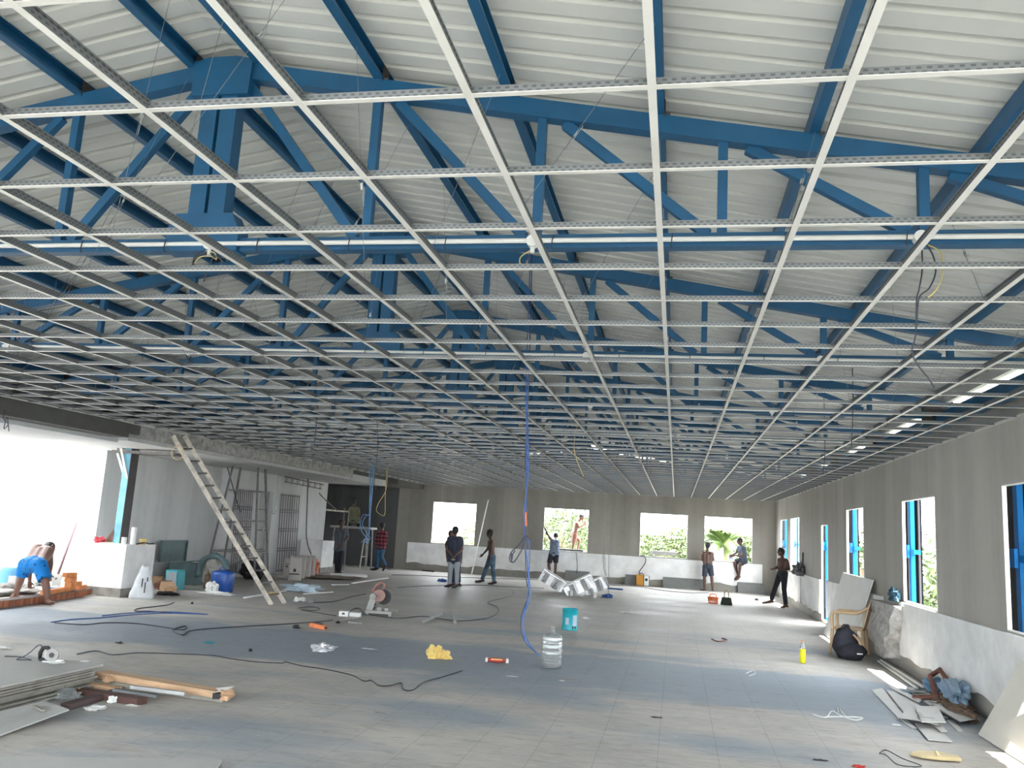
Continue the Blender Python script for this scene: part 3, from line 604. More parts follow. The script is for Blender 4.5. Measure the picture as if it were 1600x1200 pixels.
    if shoes:
        for s in 'LR':
            A, T = P['a'+s], P['t'+s]; td = T-A; td.z = min(0.04, max(-.1, td.z)); td = td.normalized(); A2 = A - V((0, 0, .035)); m = MB().cap(A2 - td*.05, A2 + td*.07, .043, .044, 10).cap(A2 + td*.05 - V((0, 0, .008)), A2 + td*.2, .044, .03, 10); skinned(m, 'shoe', shoes, t, vox)
    return t, P
person('barefoot man in blue printed shorts bending over the brick kerb on the left', 13.15, [(77, 858, .62), (73, 857, .5), (58, 858, .42), (46, 890, .5), (46, 911, .45), (77, 864, .36), (79, 881, .38), (77.5, 899, .42),
    (40, 884, .05), (33.5, 903, .1), (24, 930, .3), (19, 935, .22), (62, 885, -.05), (71, 911, -.1), (74, 939, -.08), (88, 943, -.2)], (.35, .8, -.55), M_skin2, None, M_dots, .009, 0.0, legs='short', kk=1.22)
t_, P_ = person('shirtless man in washed jeans walking left beside the leaning white pole', 25.83, [(765, 836), (766, 843.5), (766, 848, .16), (761.5, 860.5, .2), (754.5, 868.5, .1), (768.5, 848, -.16), (768, 860, -.2), (765, 870, -.2),
    (767, 873, .1), (760, 889.5, .1), (753, 908, .1), (743, 910, .1), (769.5, 873, -.1), (770, 891, -.1), (772, 911, -.1), (763, 914, -.1)], (-1, .1, -.1), M_skin, None, M_jean, shoes=M_brown)
person('man in dark tee and pale trousers standing with hands clasped behind him', 23.45, [(711.5, 831), (711, 839), (701.5, 843), (698.5, 858.5), (706, 869.5, -.2), (720.5, 843.5), (722, 859.5), (711, 870.5, -.2),
    (705, 876), (703.5, 895), (702, 914.5), (695.5, 917, .02), (714, 876), (714, 895), (713.5, 914.5), (708, 917.5, -.12)], (-.2, 1, 0), M_skin2, M_tee, M_wtr, hair=.93, shoes=M_blk, sleeve=.55)
person('person in dark clothes half hidden behind the man with clasped hands', 24.35, [(705, 835), (705.5, 843), (699, 847), (698, 860), (698.5, 872), (718, 848), (721, 861), (721, 874),
    (706, 877), (708, 894), (709, 910), (705, 912.5, -.1), (715, 877), (716, 894), (717, 910), (719.5, 913, -.1)], (.1, -1, 0), M_skin, M_blk, M_tee, hair=1.0, shoes=M_blk)
person('shirtless man in slate shorts seen from behind at the last far window', 30.3, [(1105.8, 851.5), (1105.3, 858), (1097.8, 862.5), (1095.7, 873), (1101, 877, .25), (1113, 863.5), (1115, 873), (1110, 875.5, .26),
    (1102, 884), (1100.8, 902), (1100.8, 918.5), (1095, 920, -.1), (1109.5, 884), (1112, 901), (1113.5, 918.5), (1114.5, 921.5, -.15)], (-.3, 1, -.2), M_skin, None, M_gsh, legs='short')
person('man in grey-blue tee sitting on the sill of the last far window', 30.72, [(1155.5, 846.5), (1158.5, 853), (1154.5, 856, .12), (1150.5, 864.5, .1), (1144.5, 868.5, .0), (1162, 857, -.1), (1160, 869, -.15), (1147, 869, -.15),
    (1160, 876, .1), (1147.5, 879.5, -.1), (1152.5, 899, -.05), (1148, 906, -.1), (1163.5, 877, -.05), (1156.5, 882.5, -.3), (1154.5, 901.5, -.2), (1149.5, 907.5, -.3)], (-1, -.1, -.45), M_skin, M_bsh, M_gsh, ground=None, sleeve=.5, legs='short', lift=.02)
person('bare-chested man in black track pants striding along the right wall', 24.94, [(1220.5, 863.5), (1222.5, 871), (1217.5, 875.5, .1), (1215, 887, .1), (1209.5, 889.5, 0), (1230, 877, -.1), (1233, 890, -.1), (1224, 891.5, -.22),
    (1219.5, 897, .08), (1212, 917, .1), (1205, 939, .12), (1192, 943, .1), (1225.5, 897, -.08), (1225, 922, -.1), (1228, 946.5, -.1), (1220.5, 949.5, -.15)], (-1, .15, -.05), M_skin, None, M_blk)
person('man in pale tank top and black shorts reaching up at the second far window', 30.35, [(868.5, 840, .2), (868, 845, .05), (862.5, 847), (856, 838), (851, 826.5, .1), (871.5, 848), (873.5, 857, .12), (871, 862, .35),
    (862, 866), (857.5, 884, -.05), (859, 903), (858, 906, .15), (869.5, 866), (868, 884), (867, 903), (867, 906, .15)], (.1, 1, -.5), M_skin, M_tank, M_blk, topkind='tank', legs='short')
person('shirtless man standing outside on the ledge of the second far window', 31.65, [(909.3, 802), (906, 808), (899.5, 810.5, .1), (903.5, 818.5, .1), (911.5, 812.5, .1), (902.5, 810.5, -.1), (905, 818, -.12), (912.5, 813.5, -.1),
    (896.5, 829.5, .06), (905.5, 838, .08), (902.5, 852.5, .06), (907.5, 855.5, .06), (898.5, 829.5, -.06), (896, 843.5, -.06), (893.5, 857, -.06), (899, 859, -.06)], (1, 0, -.35), M_skin2, None, M_brsh, ground=.9, legs='short')
person('man in red plaid shirt and jeans walking before the dark far wall', 28.6, [(597.3, 821.5), (597.5, 829), (592, 832), (588.5, 842), (587.5, 851), (603, 833), (605, 842), (602, 851),
    (593, 856), (590, 872, -.05), (588, 887, 0), (579.5, 889.5, 0), (598, 856), (596, 870, -.05), (602, 883, .1), (599.5, 890, .05)], (-.6, .8, 0), M_skin, M_plaid, M_jean2, sleeve=1.0, shoes=M_blk)
person('worker in grey shirt and black trousers standing by the scaffold', 25.46, [(534, 818), (532.5, 826), (526, 830), (524, 843), (528.5, 851, -.1), (541.5, 830), (543.5, 842), (538, 846, -.2),
    (526.5, 858), (526, 876), (526, 893), (521.5, 896, -.1), (534, 858), (532, 876), (531, 893), (533.5, 896, -.12)], (.6, -.4, -.1), M_skin, M_grysh, M_blk, sleeve=.6, shoes=M_blk)
person('worker in olive shirt sitting up on the trestle platform facing the dark wall', 28.4, [(553, 785), (553.5, 792.5), (548, 796.5), (544, 799.5), (539, 797, .3), (559.5, 797), (561, 807), (560, 815, .1),
    (549, 815), (546, 816, .4), (546, 826, .45), (545, 829, .55), (557.5, 815), (560, 816, .4), (560, 826, .45), (561, 829, .55)], (-.3, 1, -.1), M_skin, M_olive, M_blk, ground=None, lift=.03, sleeve=.6)
# ---------------------------------------------------------------- loose things, left part
def wire(pts, r, m, name, label, cat, z=None, group=None, n=6, sides=6):
    P = [V(p) for p in pts]; return tag(MB().tube(spline(P, n), r, sides).build(name, m, smooth=True), label, cat, group)
def fp(L, z=.008): return [fl(a, b, z) for a, b in L]
def crumple(name, c, r, m, label, cat, seed=0, nz=.45, rz=0.0, group=None):
    c = V(c); o = MB().ell(c + V((0, 0, r[2]*.8)), r, Matrix.Rotation(rz, 3, 'Z'), 26, 18, nz=nz, seed=seed, fl=c.z+.001).build(name, m); return tag(o, label, cat, group)
# brick kerb and bricks
kp = [fl(0, 952), fl(40, 948), fl(100, 937.5), fl(160, 930)]
kp = [V((-10.66, 11.2, 0)), V((-10.66, 12.3, 0)), V((-10.75, 13.2, 0)), V((-10.98, 14.4, 0)), V((-11.1, 14.83, 0))]
mb = MB()
for a, b in zip(kp, kp[1:]): n_ = V((-(b-a).y, (b-a).x, 0)).normalized()*.24; mb.add([a, b, b+n_, a+n_] + [q+V((0, 0, .13)) for q in (a, b, b+n_, a+n_)], [(0, 1, 2, 3)[::-1], (4, 5, 6, 7), (0, 1, 5, 4), (1, 2, 6, 5), (2, 3, 7, 6), (3, 0, 4, 7)])
tag(mb.build('brick_kerb', M_course), 'low dark-red brick kerb across the left opening, joined in cement', 'kerb')
bc = [((-10.88, 13.35, .13), .1, 'orange brick at the near end of the row on the kerb'), ((-10.95, 13.62, .13), .25, 'orange brick second from the near end of the kerb row'), ((-11.02, 13.9, .13), .1, 'orange brick in the middle of the kerb row'),
      ((-11.1, 14.17, .13), .2, 'orange brick under the brick stack on the kerb'), ((-11.15, 14.55, .13), .1, 'orange brick nearest the white plinth on the kerb'), ((-11.02, 14.05, .215), .5, 'orange brick in the second layer of the stack'), ((-11.08, 14.3, .215), .05, 'orange brick beside it in the second layer, further from camera'),
      ((-11.05, 14.12, .30), .2, 'orange brick in the third layer of the stack'), ((-11.07, 14.1, .385), -.15, 'topmost orange brick of the stack on the kerb')]
for c, rz, lab in bc: tag(MB().box((c[0], c[1], c[2]+.042), (.11, .24, .082), rz).build('brick', M_brick, bevel=.004), lab, 'brick', 'orange bricks on the kerb')
# shovel, tubs, sacks on the terrace
t = root('shovel', (-12.0, 15.2, .02), 'long-shafted shovel leaning on the sunlit terrace wall', 'shovel'); a = at(88, 905, 15.2); b = at(121, 813, 16.4)
MB().tube([a, b], .026, 8).build('shaft', M_shovel, t, smooth=True); MB().prism([a+V((-.12, 0, .1)), a+V((.12, 0, .1)), a+V((.1, 0, -.12)), a+V((0, 0, -.2)), a+V((-.1, 0, -.12))], (0, .02, 0)).build('blade', M_mach, t)
t = root('blue_tub', (-12.1, 13.0, .02), 'light blue plastic drum at the left edge behind the bending man', 'drum')
c = fl(12, 925, .02); t.location = c; MB().lathe(c, [(.15, 0), (.19, .05), (.2, .2), (.2, .4), (.18, .46), (.15, .48)], 20).build('body', mat('pale_blue_plastic', (.16, .45, .72), .4), t, smooth=True); MB().box(c+V((.2, -.17, .25)), (.02, .12, .14), -.7).build('label', M_white, t)
crumple('sack', fl(37, 917, .02), (.2, .18, .28), M_bag, 'white sack between the legs of the bending man', 'sack', 2, .3)
crumple('sack', fl(62, 915, .02), (.2, .2, .26), M_bag, 'white sack on the terrace right of the bending man', 'sack', 5, .3)
tag(MB().lathe(fl(112, 913, .02), [(.12, 0), (.2, .12), (.21, .13), (.2, .11)], 20).build('mortar_pan', M_cream, smooth=True), 'cream mortar pan on the terrace behind the orange bricks', 'pan')
t_ = root('blue_packet', fl(86, 922, .14), 'blue and white striped packet on the kerb beside the orange bricks', 'packet'); MB().box(t_.location+V((0, 0, .03)), (.14, .26, .06), .3).build('packet', mat('sky_blue_print', (0.03, 0.30, 0.70), 0.5), t_); MB().box(t_.location+V((0, 0, .064)), (.03, .25, .01), .55).build('stripe', M_white, t_)
crumple('rubble_heap', fl(20, 930, .0), (.32, .5, .1), M_rough, 'grey rubble and mortar heap behind the kerb at the left edge', 'rubble', 9, .5)
# steel column on the plinth with its struts and clutter
t = root('steel_column', (-10.95, 15.25, 1.0), 'blue steel column standing on the near white plinth', 'column')
MB().bb(-11.04, -10.86, 15.16, 15.175, 1.0, 2.93).bb(-11.04, -10.86, 15.325, 15.34, 1.0, 2.93).bb(-10.955, -10.945, 15.175, 15.325, 1.0, 2.93).build('shaft', mat('lit_face_blue_paint', (0.20, .50, .66), .5, var=.25), t)  # lit face of the column: brightness put into the paint colour
MB().bb(-10.865, -10.85, 15.12, 15.36, 1.0, 2.93).build('shaded_face_plate', M_brown, t)  # dark face of the column: shade put in as a thin brown plate
MB().beam((-11.0, 15.2, 2.35), (-11.28, 15.2, 2.92), .05, .05).beam((-10.9, 15.15, 2.3), (-11.1, 15.1, 2.92), .045, .045).build('strut', M_flange, t)
MB().prism([(-11.04, 15.14, 1.0), (-11.22, 15.14, 1.0), (-11.04, 15.14, 1.28)], (0, .012, 0)).build('gusset', M_rust, t)
tag(MB().bb(-11.3, -9.9, 15.1, 15.4, 2.80, 2.86).build('steel_bracket_beam', M_rusty), 'grey bracket beam end sticking out under the slab beside the column', 'beam')
pl = lambda x, y: V((x, y, 1.001))
tag(MB().tube([pl(-10.66, 14.98), pl(-10.66, 14.98)+V((0, 0, .14))], .05, 12).build('white_tin', M_white, smooth=True), 'small white tin on the front corner of the near plinth', 'tin')
tag(MB().tube([pl(-10.62, 15.2), pl(-10.62, 15.2)+V((0, 0, .34))], .055, 12).build('white_roll', M_white, smooth=True), 'tall white roll beside the blue column on the plinth', 'roll')
tag(MB().lathe(pl(-10.6, 15.5), [(.05, 0), (.08, .11), (.07, .11)], 14).build('yellow_cup', M_yel, smooth=True), 'yellow cup on the near plinth right of the column', 'cup')
crumple('red_rag', pl(-11.2, 14.98), (.1, .07, .06), mat('red_rag', (.5, .06, .08), .9), 'red rag at the foot of the blue column', 'rag', 3)
for k, (x, y, a, lab) in enumerate(((-11.25, 15.1, .2, 'cream strip overhanging the front edge of the plinth'), (-10.9, 14.95, .05, 'cream strip lying along the front of the plinth'), (-10.75, 15.6, 1.3, 'cream strip at the far side of the plinth'))): tag(MB().box((x, y, 1.01), (.5, .06, .018), a).build('wood_strip', M_lead), lab, 'strip', 'strips on the near plinth')
wire([pl(-10.6, 15.3)+V((0, 0, .01)), pl(-10.55, 15.5)+V((0, 0, .04)), pl(-10.6, 15.7)+V((0, 0, .01)), pl(-10.53, 15.78)+V((0, 0, .02))], .014, M_cdk, 'hose', 'dark coiled hose at the right end of the plinth top', 'hose')
# upright white sack with folded corner
def standing_bag(base, w_, d_, h_, m, label, cat, rz=0, taper=.35, marks=None, seed=0, group=None, name='sack'):
    t = root(name, base, label, cat, group); R = Matrix.Rotation(rz, 3, 'Z'); mb = MB(); N_, M_ = 20, 12; vs = []
    for j in range(M_+1):
        u = j/M_; k = 1 - taper*u**1.3; dd = (1-.55*u**3)*(1+.15*math.sin(u*3.14))
        for i in range(N_):
            a = 2*math.pi*i/N_; ex = .55; x = w_/2*k*math.copysign(abs(math.cos(a))**ex, math.cos(a)); y = d_/2*dd*math.copysign(abs(math.sin(a))**ex, math.sin(a))
            r = 1 + .12*noise.noise(V((x*6, y*6, u*3+seed)))
            vs.append(V(base) + R @ V((x*r, y*r, h_*u*(1+.05*math.sin(a*2+seed)))))
    fs = [[j*N_+i, j*N_+(i+1) % N_, (j+1)*N_+(i+1) % N_, (j+1)*N_+i] for j in range(M_) for i in range(N_)]; fs += [list(range(N_))[::-1], [M_*N_+i for i in range(N_)]]
    mb.add(vs, fs).build('sack', m, t, smooth=True)
    if marks:
        for (u, v_, a, b_, mm) in marks: MB().box(V(base) + R @ V((u*w_*.5, -d_/2*1.12-.004, v_*h_)), (a, .006, b_), m=R @ Matrix.Rotation(0, 3, 'Y')).build('print', mm, t)
    return t
standing_bag(fl(221, 935), .46, .25, .62, M_bag, 'white woven sack with black lettering leaning beside the near plinth', 'sack', .6, .75, [(.15, .35, .02, .2, M_print), (-.1, .5, .02, .16, M_print), (.28, .6, .02, .08, M_print)], 2)
for k, (px, py, w_, h_, lab) in enumerate(((447, 904, .22, .56, 'narrow cement bag at the left end of the row'), (459.5, 907, .36, .66, 'front cement bag with black round emblem and text line'), (471, 904, .2, .62, 'creased cement bag right of the front one'), (479, 903, .2, .6, 'cement bag second from the right end of the row'), (486, 902, .2, .6, 'cement bag at the right end of the row with red stripe'))):
    mk = [(0, .42, .07, .085, M_print), (0, .27, w_*.75, .03, M_print)] if k == 1 else ([(0, .6, .05, .04, M_print), (0, .72, .12, .012, M_print)] if k == 0 else ([(.1, .6, .012, .25, M_redp)] if k == 4 else None))
    standing_bag(fl(px, py), w_, .2, h_, M_cem, lab, 'cement bag', .35, .12, mk, k, 'paper cement bags', 'cement_bag')
crumple('orange_bag', fl(491, 898), (.14, .14, .24), mat('salmon_plastic', (.72, .25, .14), .5), 'salmon plastic bag behind the cement bags', 'bag', 4, .3)
crumple('soil_heap', fl(512, 903), (.75, .7, .035), M_clay, 'brown heap of loose soil beside the cement bags', 'soil', 6, .5)
crumple('cloth_heap', fl(430, 905), (.28, .2, .07), M_cem, 'crumpled pale cloth left of the cement bags', 'cloth', 7, .5)
crumple('plastic_bag', fl(470, 924), (.42, .22, .09), mat('pale_blue_bag', (.50, .60, .68), .4, bump=.5, scale=8), 'pale blue crumpled plastic bag on the floor by the ladder', 'bag', 8, .6)
# metal chest with open lid
t = root('metal_chest', (-11.75, 18.6, 0), 'green-grey metal chest with its lid standing open against the wall', 'chest')
x0, x1, y0, y1, z1 = -11.75, -11.05, 18.3, 19.8, .5
MB().bb(x0, x1, y0, y0+.02, 0, z1).bb(x0, x1, y1-.02, y1, 0, z1).bb(x0, x0+.02, y0+.02, y1-.02, 0, z1).bb(x1-.02, x1, y0+.02, y1-.02, 0, z1).bb(x0+.02, x1-.02, y0+.02, y1-.02, 0, .02).build('body', M_grn, t, bevel=.004)
MB().bb(x0-.1, x0-.06, y0-.3, y0+.75, .5, 1.0).bb(x0-.06, x0-.03, y0-.3, y0-.27, .5, 1.0).bb(x0-.06, x0-.03, y0+.72, y0+.75, .5, 1.0).bb(x0-.06, x0-.03, y0-.27, y0+.72, .97, 1.0).build('lid', M_grn, t)
MB().tube([(x1+.005, y0+.5, .3), (x1+.04, y0+.52, .27), (x1+.04, y0+.68, .27), (x1+.005, y0+.7, .3)], .008, 6).build('handle', M_rusty, t); MB().box((x1-.2, y0+.5, z1+.005), (.3, .22, .008), .2).build('paper', M_white, t)
# turquoise cans and boxes
t = root('turquoise_can', fl(272, 921), 'square turquoise can with a grey label, nearest in the clutter', 'can'); c = t.location
MB().prism([c+V((-.17, -.1, 0)), c+V((.15, -.14, 0)), c+V((.17, .14, 0)), c+V((-.15, .16, 0))], (-.03, 0, .42)).build('body', mat('turquoise_plastic', (.05, .38, .44), .45), t, bevel=.02); MB().prism([c+V((-.12, -.125, .1)), c+V((.12, -.150, .1)), c+V((.10, -.150, .38)), c+V((-.14, -.125, .38))], (0, .008, 0)).build('label', mat('grey_label', (.30, .34, .38), .6), t)
t = root('turquoise_can', fl(286, 912), 'round turquoise can behind the square turquoise one', 'can'); c = t.location
MB().lathe(c, [(.15, 0), (.16, .02), (.16, .36), (.13, .4), (.05, .41)], 20).build('body', mat('cyan_plastic', (.03, .42, .52), .4), t, smooth=True); MB().tube([c+V((-.08, 0, .4)), c+V((-.05, 0, .45)), c+V((.05, 0, .45)), c+V((.08, 0, .4))], .01, 6).build('handle', M_teal, t)
tag(MB().box(fl(258, 905)+V((0, 0, .16)), (.3, .25, .3), .5).build('teal_box', M_teal, bevel=.02), 'dark teal box behind the turquoise cans', 'box')
for k, (px, py, a, m, lab) in enumerate(((243, 915, .4, M_wood, 'torn brown carton beside the white sack'), (255, 921, -.3, M_rust, 'dark red carton in front of the clutter'), (262, 925, .9, M_wood, 'flattened carton piece by the turquoise can'))): tag(MB().box(fl(px, py)+V((0, 0, .09)), (.26, .3, .16), m=Matrix.Rotation(a, 3, 'Z') @ Matrix.Rotation(.3, 3, 'X')).build('carton', m, bevel=.006), lab, 'carton', 'cartons in the clutter')
crumple('dirty_rag', fl(262, 930), (.2, .12, .04), M_black, 'black rag on the floor before the cartons', 'rag', 12, .5)
# blue drum
t = root('blue_drum', fl(346, 925), 'bright blue square-shouldered plastic drum under the ladder', 'drum'); c = t.location; c = V(c)
mb = MB(); N_ = 20; R0 = [(.20, 0, .5), (.22, .03, .5), (.225, .38, .5), (.21, .44, .6), (.13, .47, .8)]; vs = []
for r_, z_, ex in R0: vs += [c + V((r_*math.copysign(abs(math.cos(a))**ex, math.cos(a)), r_*.85*math.copysign(abs(math.sin(a))**ex, math.sin(a)), z_)) for a in [6.28318*i/N_ for i in range(N_)]]
mb.add(vs, [[j*N_+i, j*N_+(i+1) % N_, (j+1)*N_+(i+1) % N_, (j+1)*N_+i] for j in range(4) for i in range(N_)] + [list(range(N_))[::-1], [4*N_+i for i in range(N_)]]).build('body', M_drum, t, smooth=True); MB().cyl(c+V((.08, 0, .47)), c+V((.08, 0, .5)), .035).build('cap', M_black, t); MB().tube([c+V((-.1, 0, .465)), c+V((-.08, 0, .52)), c+V((.0, 0, .52)), c+V((.02, 0, .47))], .014, 6).build('handle', M_drum, t)
c = V((-11.0, 19.0, 0)) ; p = fl(345, 915); p = V((-10.6, 18.3, 0))
t = root('tarpaulin_bundle', p, 'grey arched tarpaulin bundle standing behind the blue drum', 'bundle')
MB().tube([p+V((math.cos(a)*.36, .0, .35+math.sin(a)*.36)) for a in [i*.26 - .6 for i in range(17)]], [.07+.02*math.sin(i*1.7) for i in range(17)], 10).build('roll', M_grn, t, smooth=True); MB().ell(p+V((0, .05, .32)), (.3, .12, .36), nz=.3, seed=4).build('folds', M_rough, t)
crumple('white_rag', fl(330, 927), (.12, .1, .13), M_white, 'white peaked rag left of the blue drum', 'rag', 13, .4); crumple('paper_scrap', fl(341, 929), (.32, .12, .03), M_white, 'torn white paper lying before the blue drum', 'paper', 14, .6)
tag(MB().lathe(fl(322, 919), [(.06, 0), (.06, .3), (.02, .36), (.02, .4)], 12).build('oil_bottle', M_clay, smooth=True), 'dark bottle with red cap left of the blue drum', 'bottle')
crumple('black_sack', fl(393, 905), (.3, .25, .26), M_black, 'black round sack behind the leaning ladder', 'sack', 15, .25)
# grilles leaning on the left wall, door panel
def grille(y0, y1, z0, z1, label, X=-11.72):
    t = root('steel_grille', (X, (y0+y1)/2, z0), label, 'grille', 'red oxide window grilles'); top = X-.02
    for i in range(9):
        y = y0 + (y1-y0)*i/8; MB().tube([(X+.1, y, z0), (X+.01, y, z1)], .011, 5).build('bar', M_grille, t)
    for z in (.02, .27, .3, .52, .55, .76, .79, .98): zz = z0+(z1-z0)*z; xx = X+.1-.09*z; MB().bb(xx-.008, xx+.012, y0-.02, y1+.02, zz-.012, zz+.012).build('cross_bar', M_grille, t)
grille(20.95, 21.85, .1, 2.38, 'dark red steel grille leaning on the wall behind the trestle tower'); grille(23.6, 24.85, .05, 2.38, 'dark red steel grille behind the cement bags')
t = root('door_panel', (-11.9, 22.8, 0), 'grey steel door panel closed in the recess between the grilles', 'door'); MB().bb(-11.93, -11.88, 22.38, 23.17, .02, 2.38).build('leaf', mat('grey_door', (.33, .34, .32), .6), t)
MB().bb(-11.88, -11.87, 22.4, 23.15, 1.25, 1.29).bb(-11.88, -11.87, 22.4, 23.15, .7, .73).bb(-11.88, -11.87, 22.4, 23.15, 1.85, 1.88).build('rib', M_rusty, t); MB().box((-11.86, 23.0, 1.3), (.03, .05, .1)).build('latch', M_white, t)
# leaning ladder
t = root('ladder', (-7.85, 15.9, 0), 'long weathered wooden ladder leaning on the slab edge', 'ladder')
a0, a1 = fl(424, 945), fl(434, 941); b0, b1 = at(271, 682, 15.9), at(289, 682, 16.2)
b0 = ax(271, 681, -9.55); b1 = ax(290, 681, -9.55); wv = (b1-b0)
b0 = V((-9.5, 13.9, 3.22)); b0 = ax(270, 681, -9.56); b1 = ax(288, 681, -9.56)
a1 = a0 + (b1-b0)*1.0 + V((.1, 0, 0)); a1.z = 0
MB().beam(a0, b0, .035, .085).build('side_rail', M_lead, t); MB().beam(a1, b1, .035, .085).build('side_rail', M_lead, t)
for k in range(13): u = .06+.072*k; MB().tube([lerp(a0, b0, u), lerp(a1, b1, u)], .019, 8).build('rung', M_rusty, t)
wire([lerp(a0, b0, .93)+V((.05*math.cos(k*.9)*2.6, -.05, .13*math.sin(k*.9)-.1)) for k in range(16)], .008, M_cream, 'rope_coil', 'cream rope coiled round the top of the ladder', 'rope')
# trestle tower
def tower(cx, cy, wb, wt, h_, lab, rz=.5, levels=(.25, .5, .74)):
    t = root('trestle_tower', (cx, cy, 0), lab, 'trestle'); R = Matrix.Rotation(rz, 3, 'Z'); c = V((cx, cy, 0)); q = [(-1, -1), (1, -1), (1, 1), (-1, 1)]
    B = [c + R @ V((x*wb/2, y*wb/2, 0)) for x, y in q]; T_ = [c + R @ V((x*wt/2, y*wt/2, h_)) for x, y in q]
    for b_, e in zip(B, T_): MB().beam(b_, e, .04, .04).build('leg', M_rusty, t)
    for u in levels:
        for i in range(4): MB().beam(lerp(B[i], T_[i], u), lerp(B[(i+1) % 4], T_[(i+1) % 4], u), .03, .03).build('cross_bar', M_rusty, t)
    MB().beam(lerp(B[0], T_[0], .02), lerp(B[1], T_[1], .25), .02, .02).build('brace', M_rusty, t)
    mb = MB(); mb.add([p+V((0, 0, 0)) for p in T_] + [p+V((0, 0, .04)) for p in T_], [(0, 1, 2, 3)[::-1], (4, 5, 6, 7), (0, 1, 5, 4), (1, 2, 6, 5), (2, 3, 7, 6), (3, 0, 4, 7)]); mb.build('top_platform', M_rusty, t)
    MB().beam(c+V((0, 0, h_)), c+V((0, 0, h_+.22)), .12, .12).build('top_post', M_grn, t); return t
c = at(391, 718, 19.9); tower(c.x, 19.9, 1.25, .6, c.z, 'tapered grey steel trestle tower standing behind the ladder', .2)
# rack of rebar fixed to the wall, props
t = root('rebar_cage', (-10.9, 24.5, 2.55), 'dark horizontal rebar cage projecting before the wall above the cement bags', 'rebar cage')
a = at(445, 745, 23.5); b = at(503, 757, 24.6)
for dz_, dy in ((0, 0), (-.14, .0), (0, .16)): MB().tube([a+V((0, dy, dz_)), b+V((0, dy, dz_))], .014, 5).build('bar', M_rusty, t)
for k in range(7): p = lerp(a, b, k/6.5+.03); MB().tube([p+V((0, 0, .03)), p+V((0, 0, -.17)), p+V((0, .16, -.02)), p+V((0, 0, .03))], .009, 4).build('stirrup', M_rusty, t)
wire([at(482, 720, 24.3), at(480, 790, 24.3), at(479, 840, 24.3), at(486, 866, 24.3)], .022, M_rusty, 'hanging_hose', 'dark hose hanging from the slab to the second plinth', 'hose', n=6)
wire([at(460, 722, 25.6), at(498, 770, 26.4), at(527, 798, 27)], .02, M_rusty, 'brace_rod', 'slanting steel rod going down into the dark recess', 'rod')
wire([at(343, 690, 20), at(358, 740, 20), at(372, 790, 20), at(376, 800, 20)], .014, M_cdk, 'loose_cable', 'dark cable slanting down behind the ladder to the trestle', 'cable')
wire([at(437, 705, 21.5), at(434, 760, 21.5), at(430, 785, 21.5), at(428, 795, 21.5), at(425, 800, 21.5), at(428, 803, 21.5), at(431, 797, 21.5)], .008, M_wire, 'hanging_wire', 'thin wire hanging before the wall between the grilles, ending in a loop', 'wire')
# scaffold and tables in the recess
t = root('trestle_table', (-13.2, 28.4, 0), 'steel trestle platform the olive-shirted worker sits on', 'trestle'); c = at(553, 822, 28.5)
MB().box(c+V((0, 0, -.05)), (1.5, .7, .07)).build('platform', M_mach, t)
for s in (-.6, .6):
    for q in (-.28, .28): MB().beam((c.x+s*1.1, c.y+q, 0), (c.x+s, c.y+q, c.z-.08), .04, .04).build('leg', M_mach, t)
t.location = (c.x, c.y, 0)
for ch in t.children: ch.data.transform(Matrix.Translation(V((-13.2, 28.4, 0)) - V((c.x, c.y, 0))))
t = root('tube_scaffold', (-12, 27.2, 0), 'tube scaffold frame in front of the dark recess', 'scaffold'); p1 = at(500, 796, 27.4); p2 = at(545, 800, 27.4)
MB().tube([p1, p2], .03, 8).build('ledger', M_lead, t)
for X in (p1.x+.9, p2.x): MB().tube([(X, 27.4, 0), (X, 27.4, p1.z+.1)], .025, 8).build('standard', M_rusty, t)
t = root('step_ladder', (-11.6, 28.9, 0), 'small pale A-shaped step ladder under the blue cable coil', 'ladder'); a = fl(562, 887); b = fl(572, 886); c = at(569, 842, a.y-.1)
MB().tube([(a.x, a.y, 0), c], .025, 6).build('rail', M_lead, t); MB().tube([(b.x, b.y, 0), c+V((.15, 0, 0))], .025, 6).build('rail', M_lead, t); MB().tube([lerp(a, c, .38), lerp(b, c+V((.15, 0, 0)), .38)], .022, 6).build('rung', M_lead, t)
t = root('work_table', (-10.6, 29.6, 0), 'low grey bench before the dark wall, right of the plaid-shirted man', 'bench'); p = fl(606, 884)
MB().box((p.x+.55, p.y, .32), (1.2, .5, .05)).build('top', M_mach, t)
for s in (0.02, 1.08):
    for q in (-.2, .2): MB().bb(p.x+s-.02, p.x+s+.02, p.y+q-.02, p.y+q+.02, 0, .3).build('leg', M_mach, t)
tag(MB().bb(p.x+1.0, p.x+1.2, p.y+.3, p.y+.35, 0, 1.35).build('leaning_plank', M_mach), 'grey plank standing at the end of the low bench', 'plank')
tag(MB().box(at(537, 740, 27.6), (.12, .1, .26)).build('cistern_box', M_white), 'small white box hanging in the dark recess', 'box') if False else None
tag(MB().box(fl(524, 901)+V((.3, .3, .05)), (1.1, .6, .06), .4).build('foam_sheet', M_white), 'white sheet lying on the floor behind the grey-shirted worker', 'sheet')
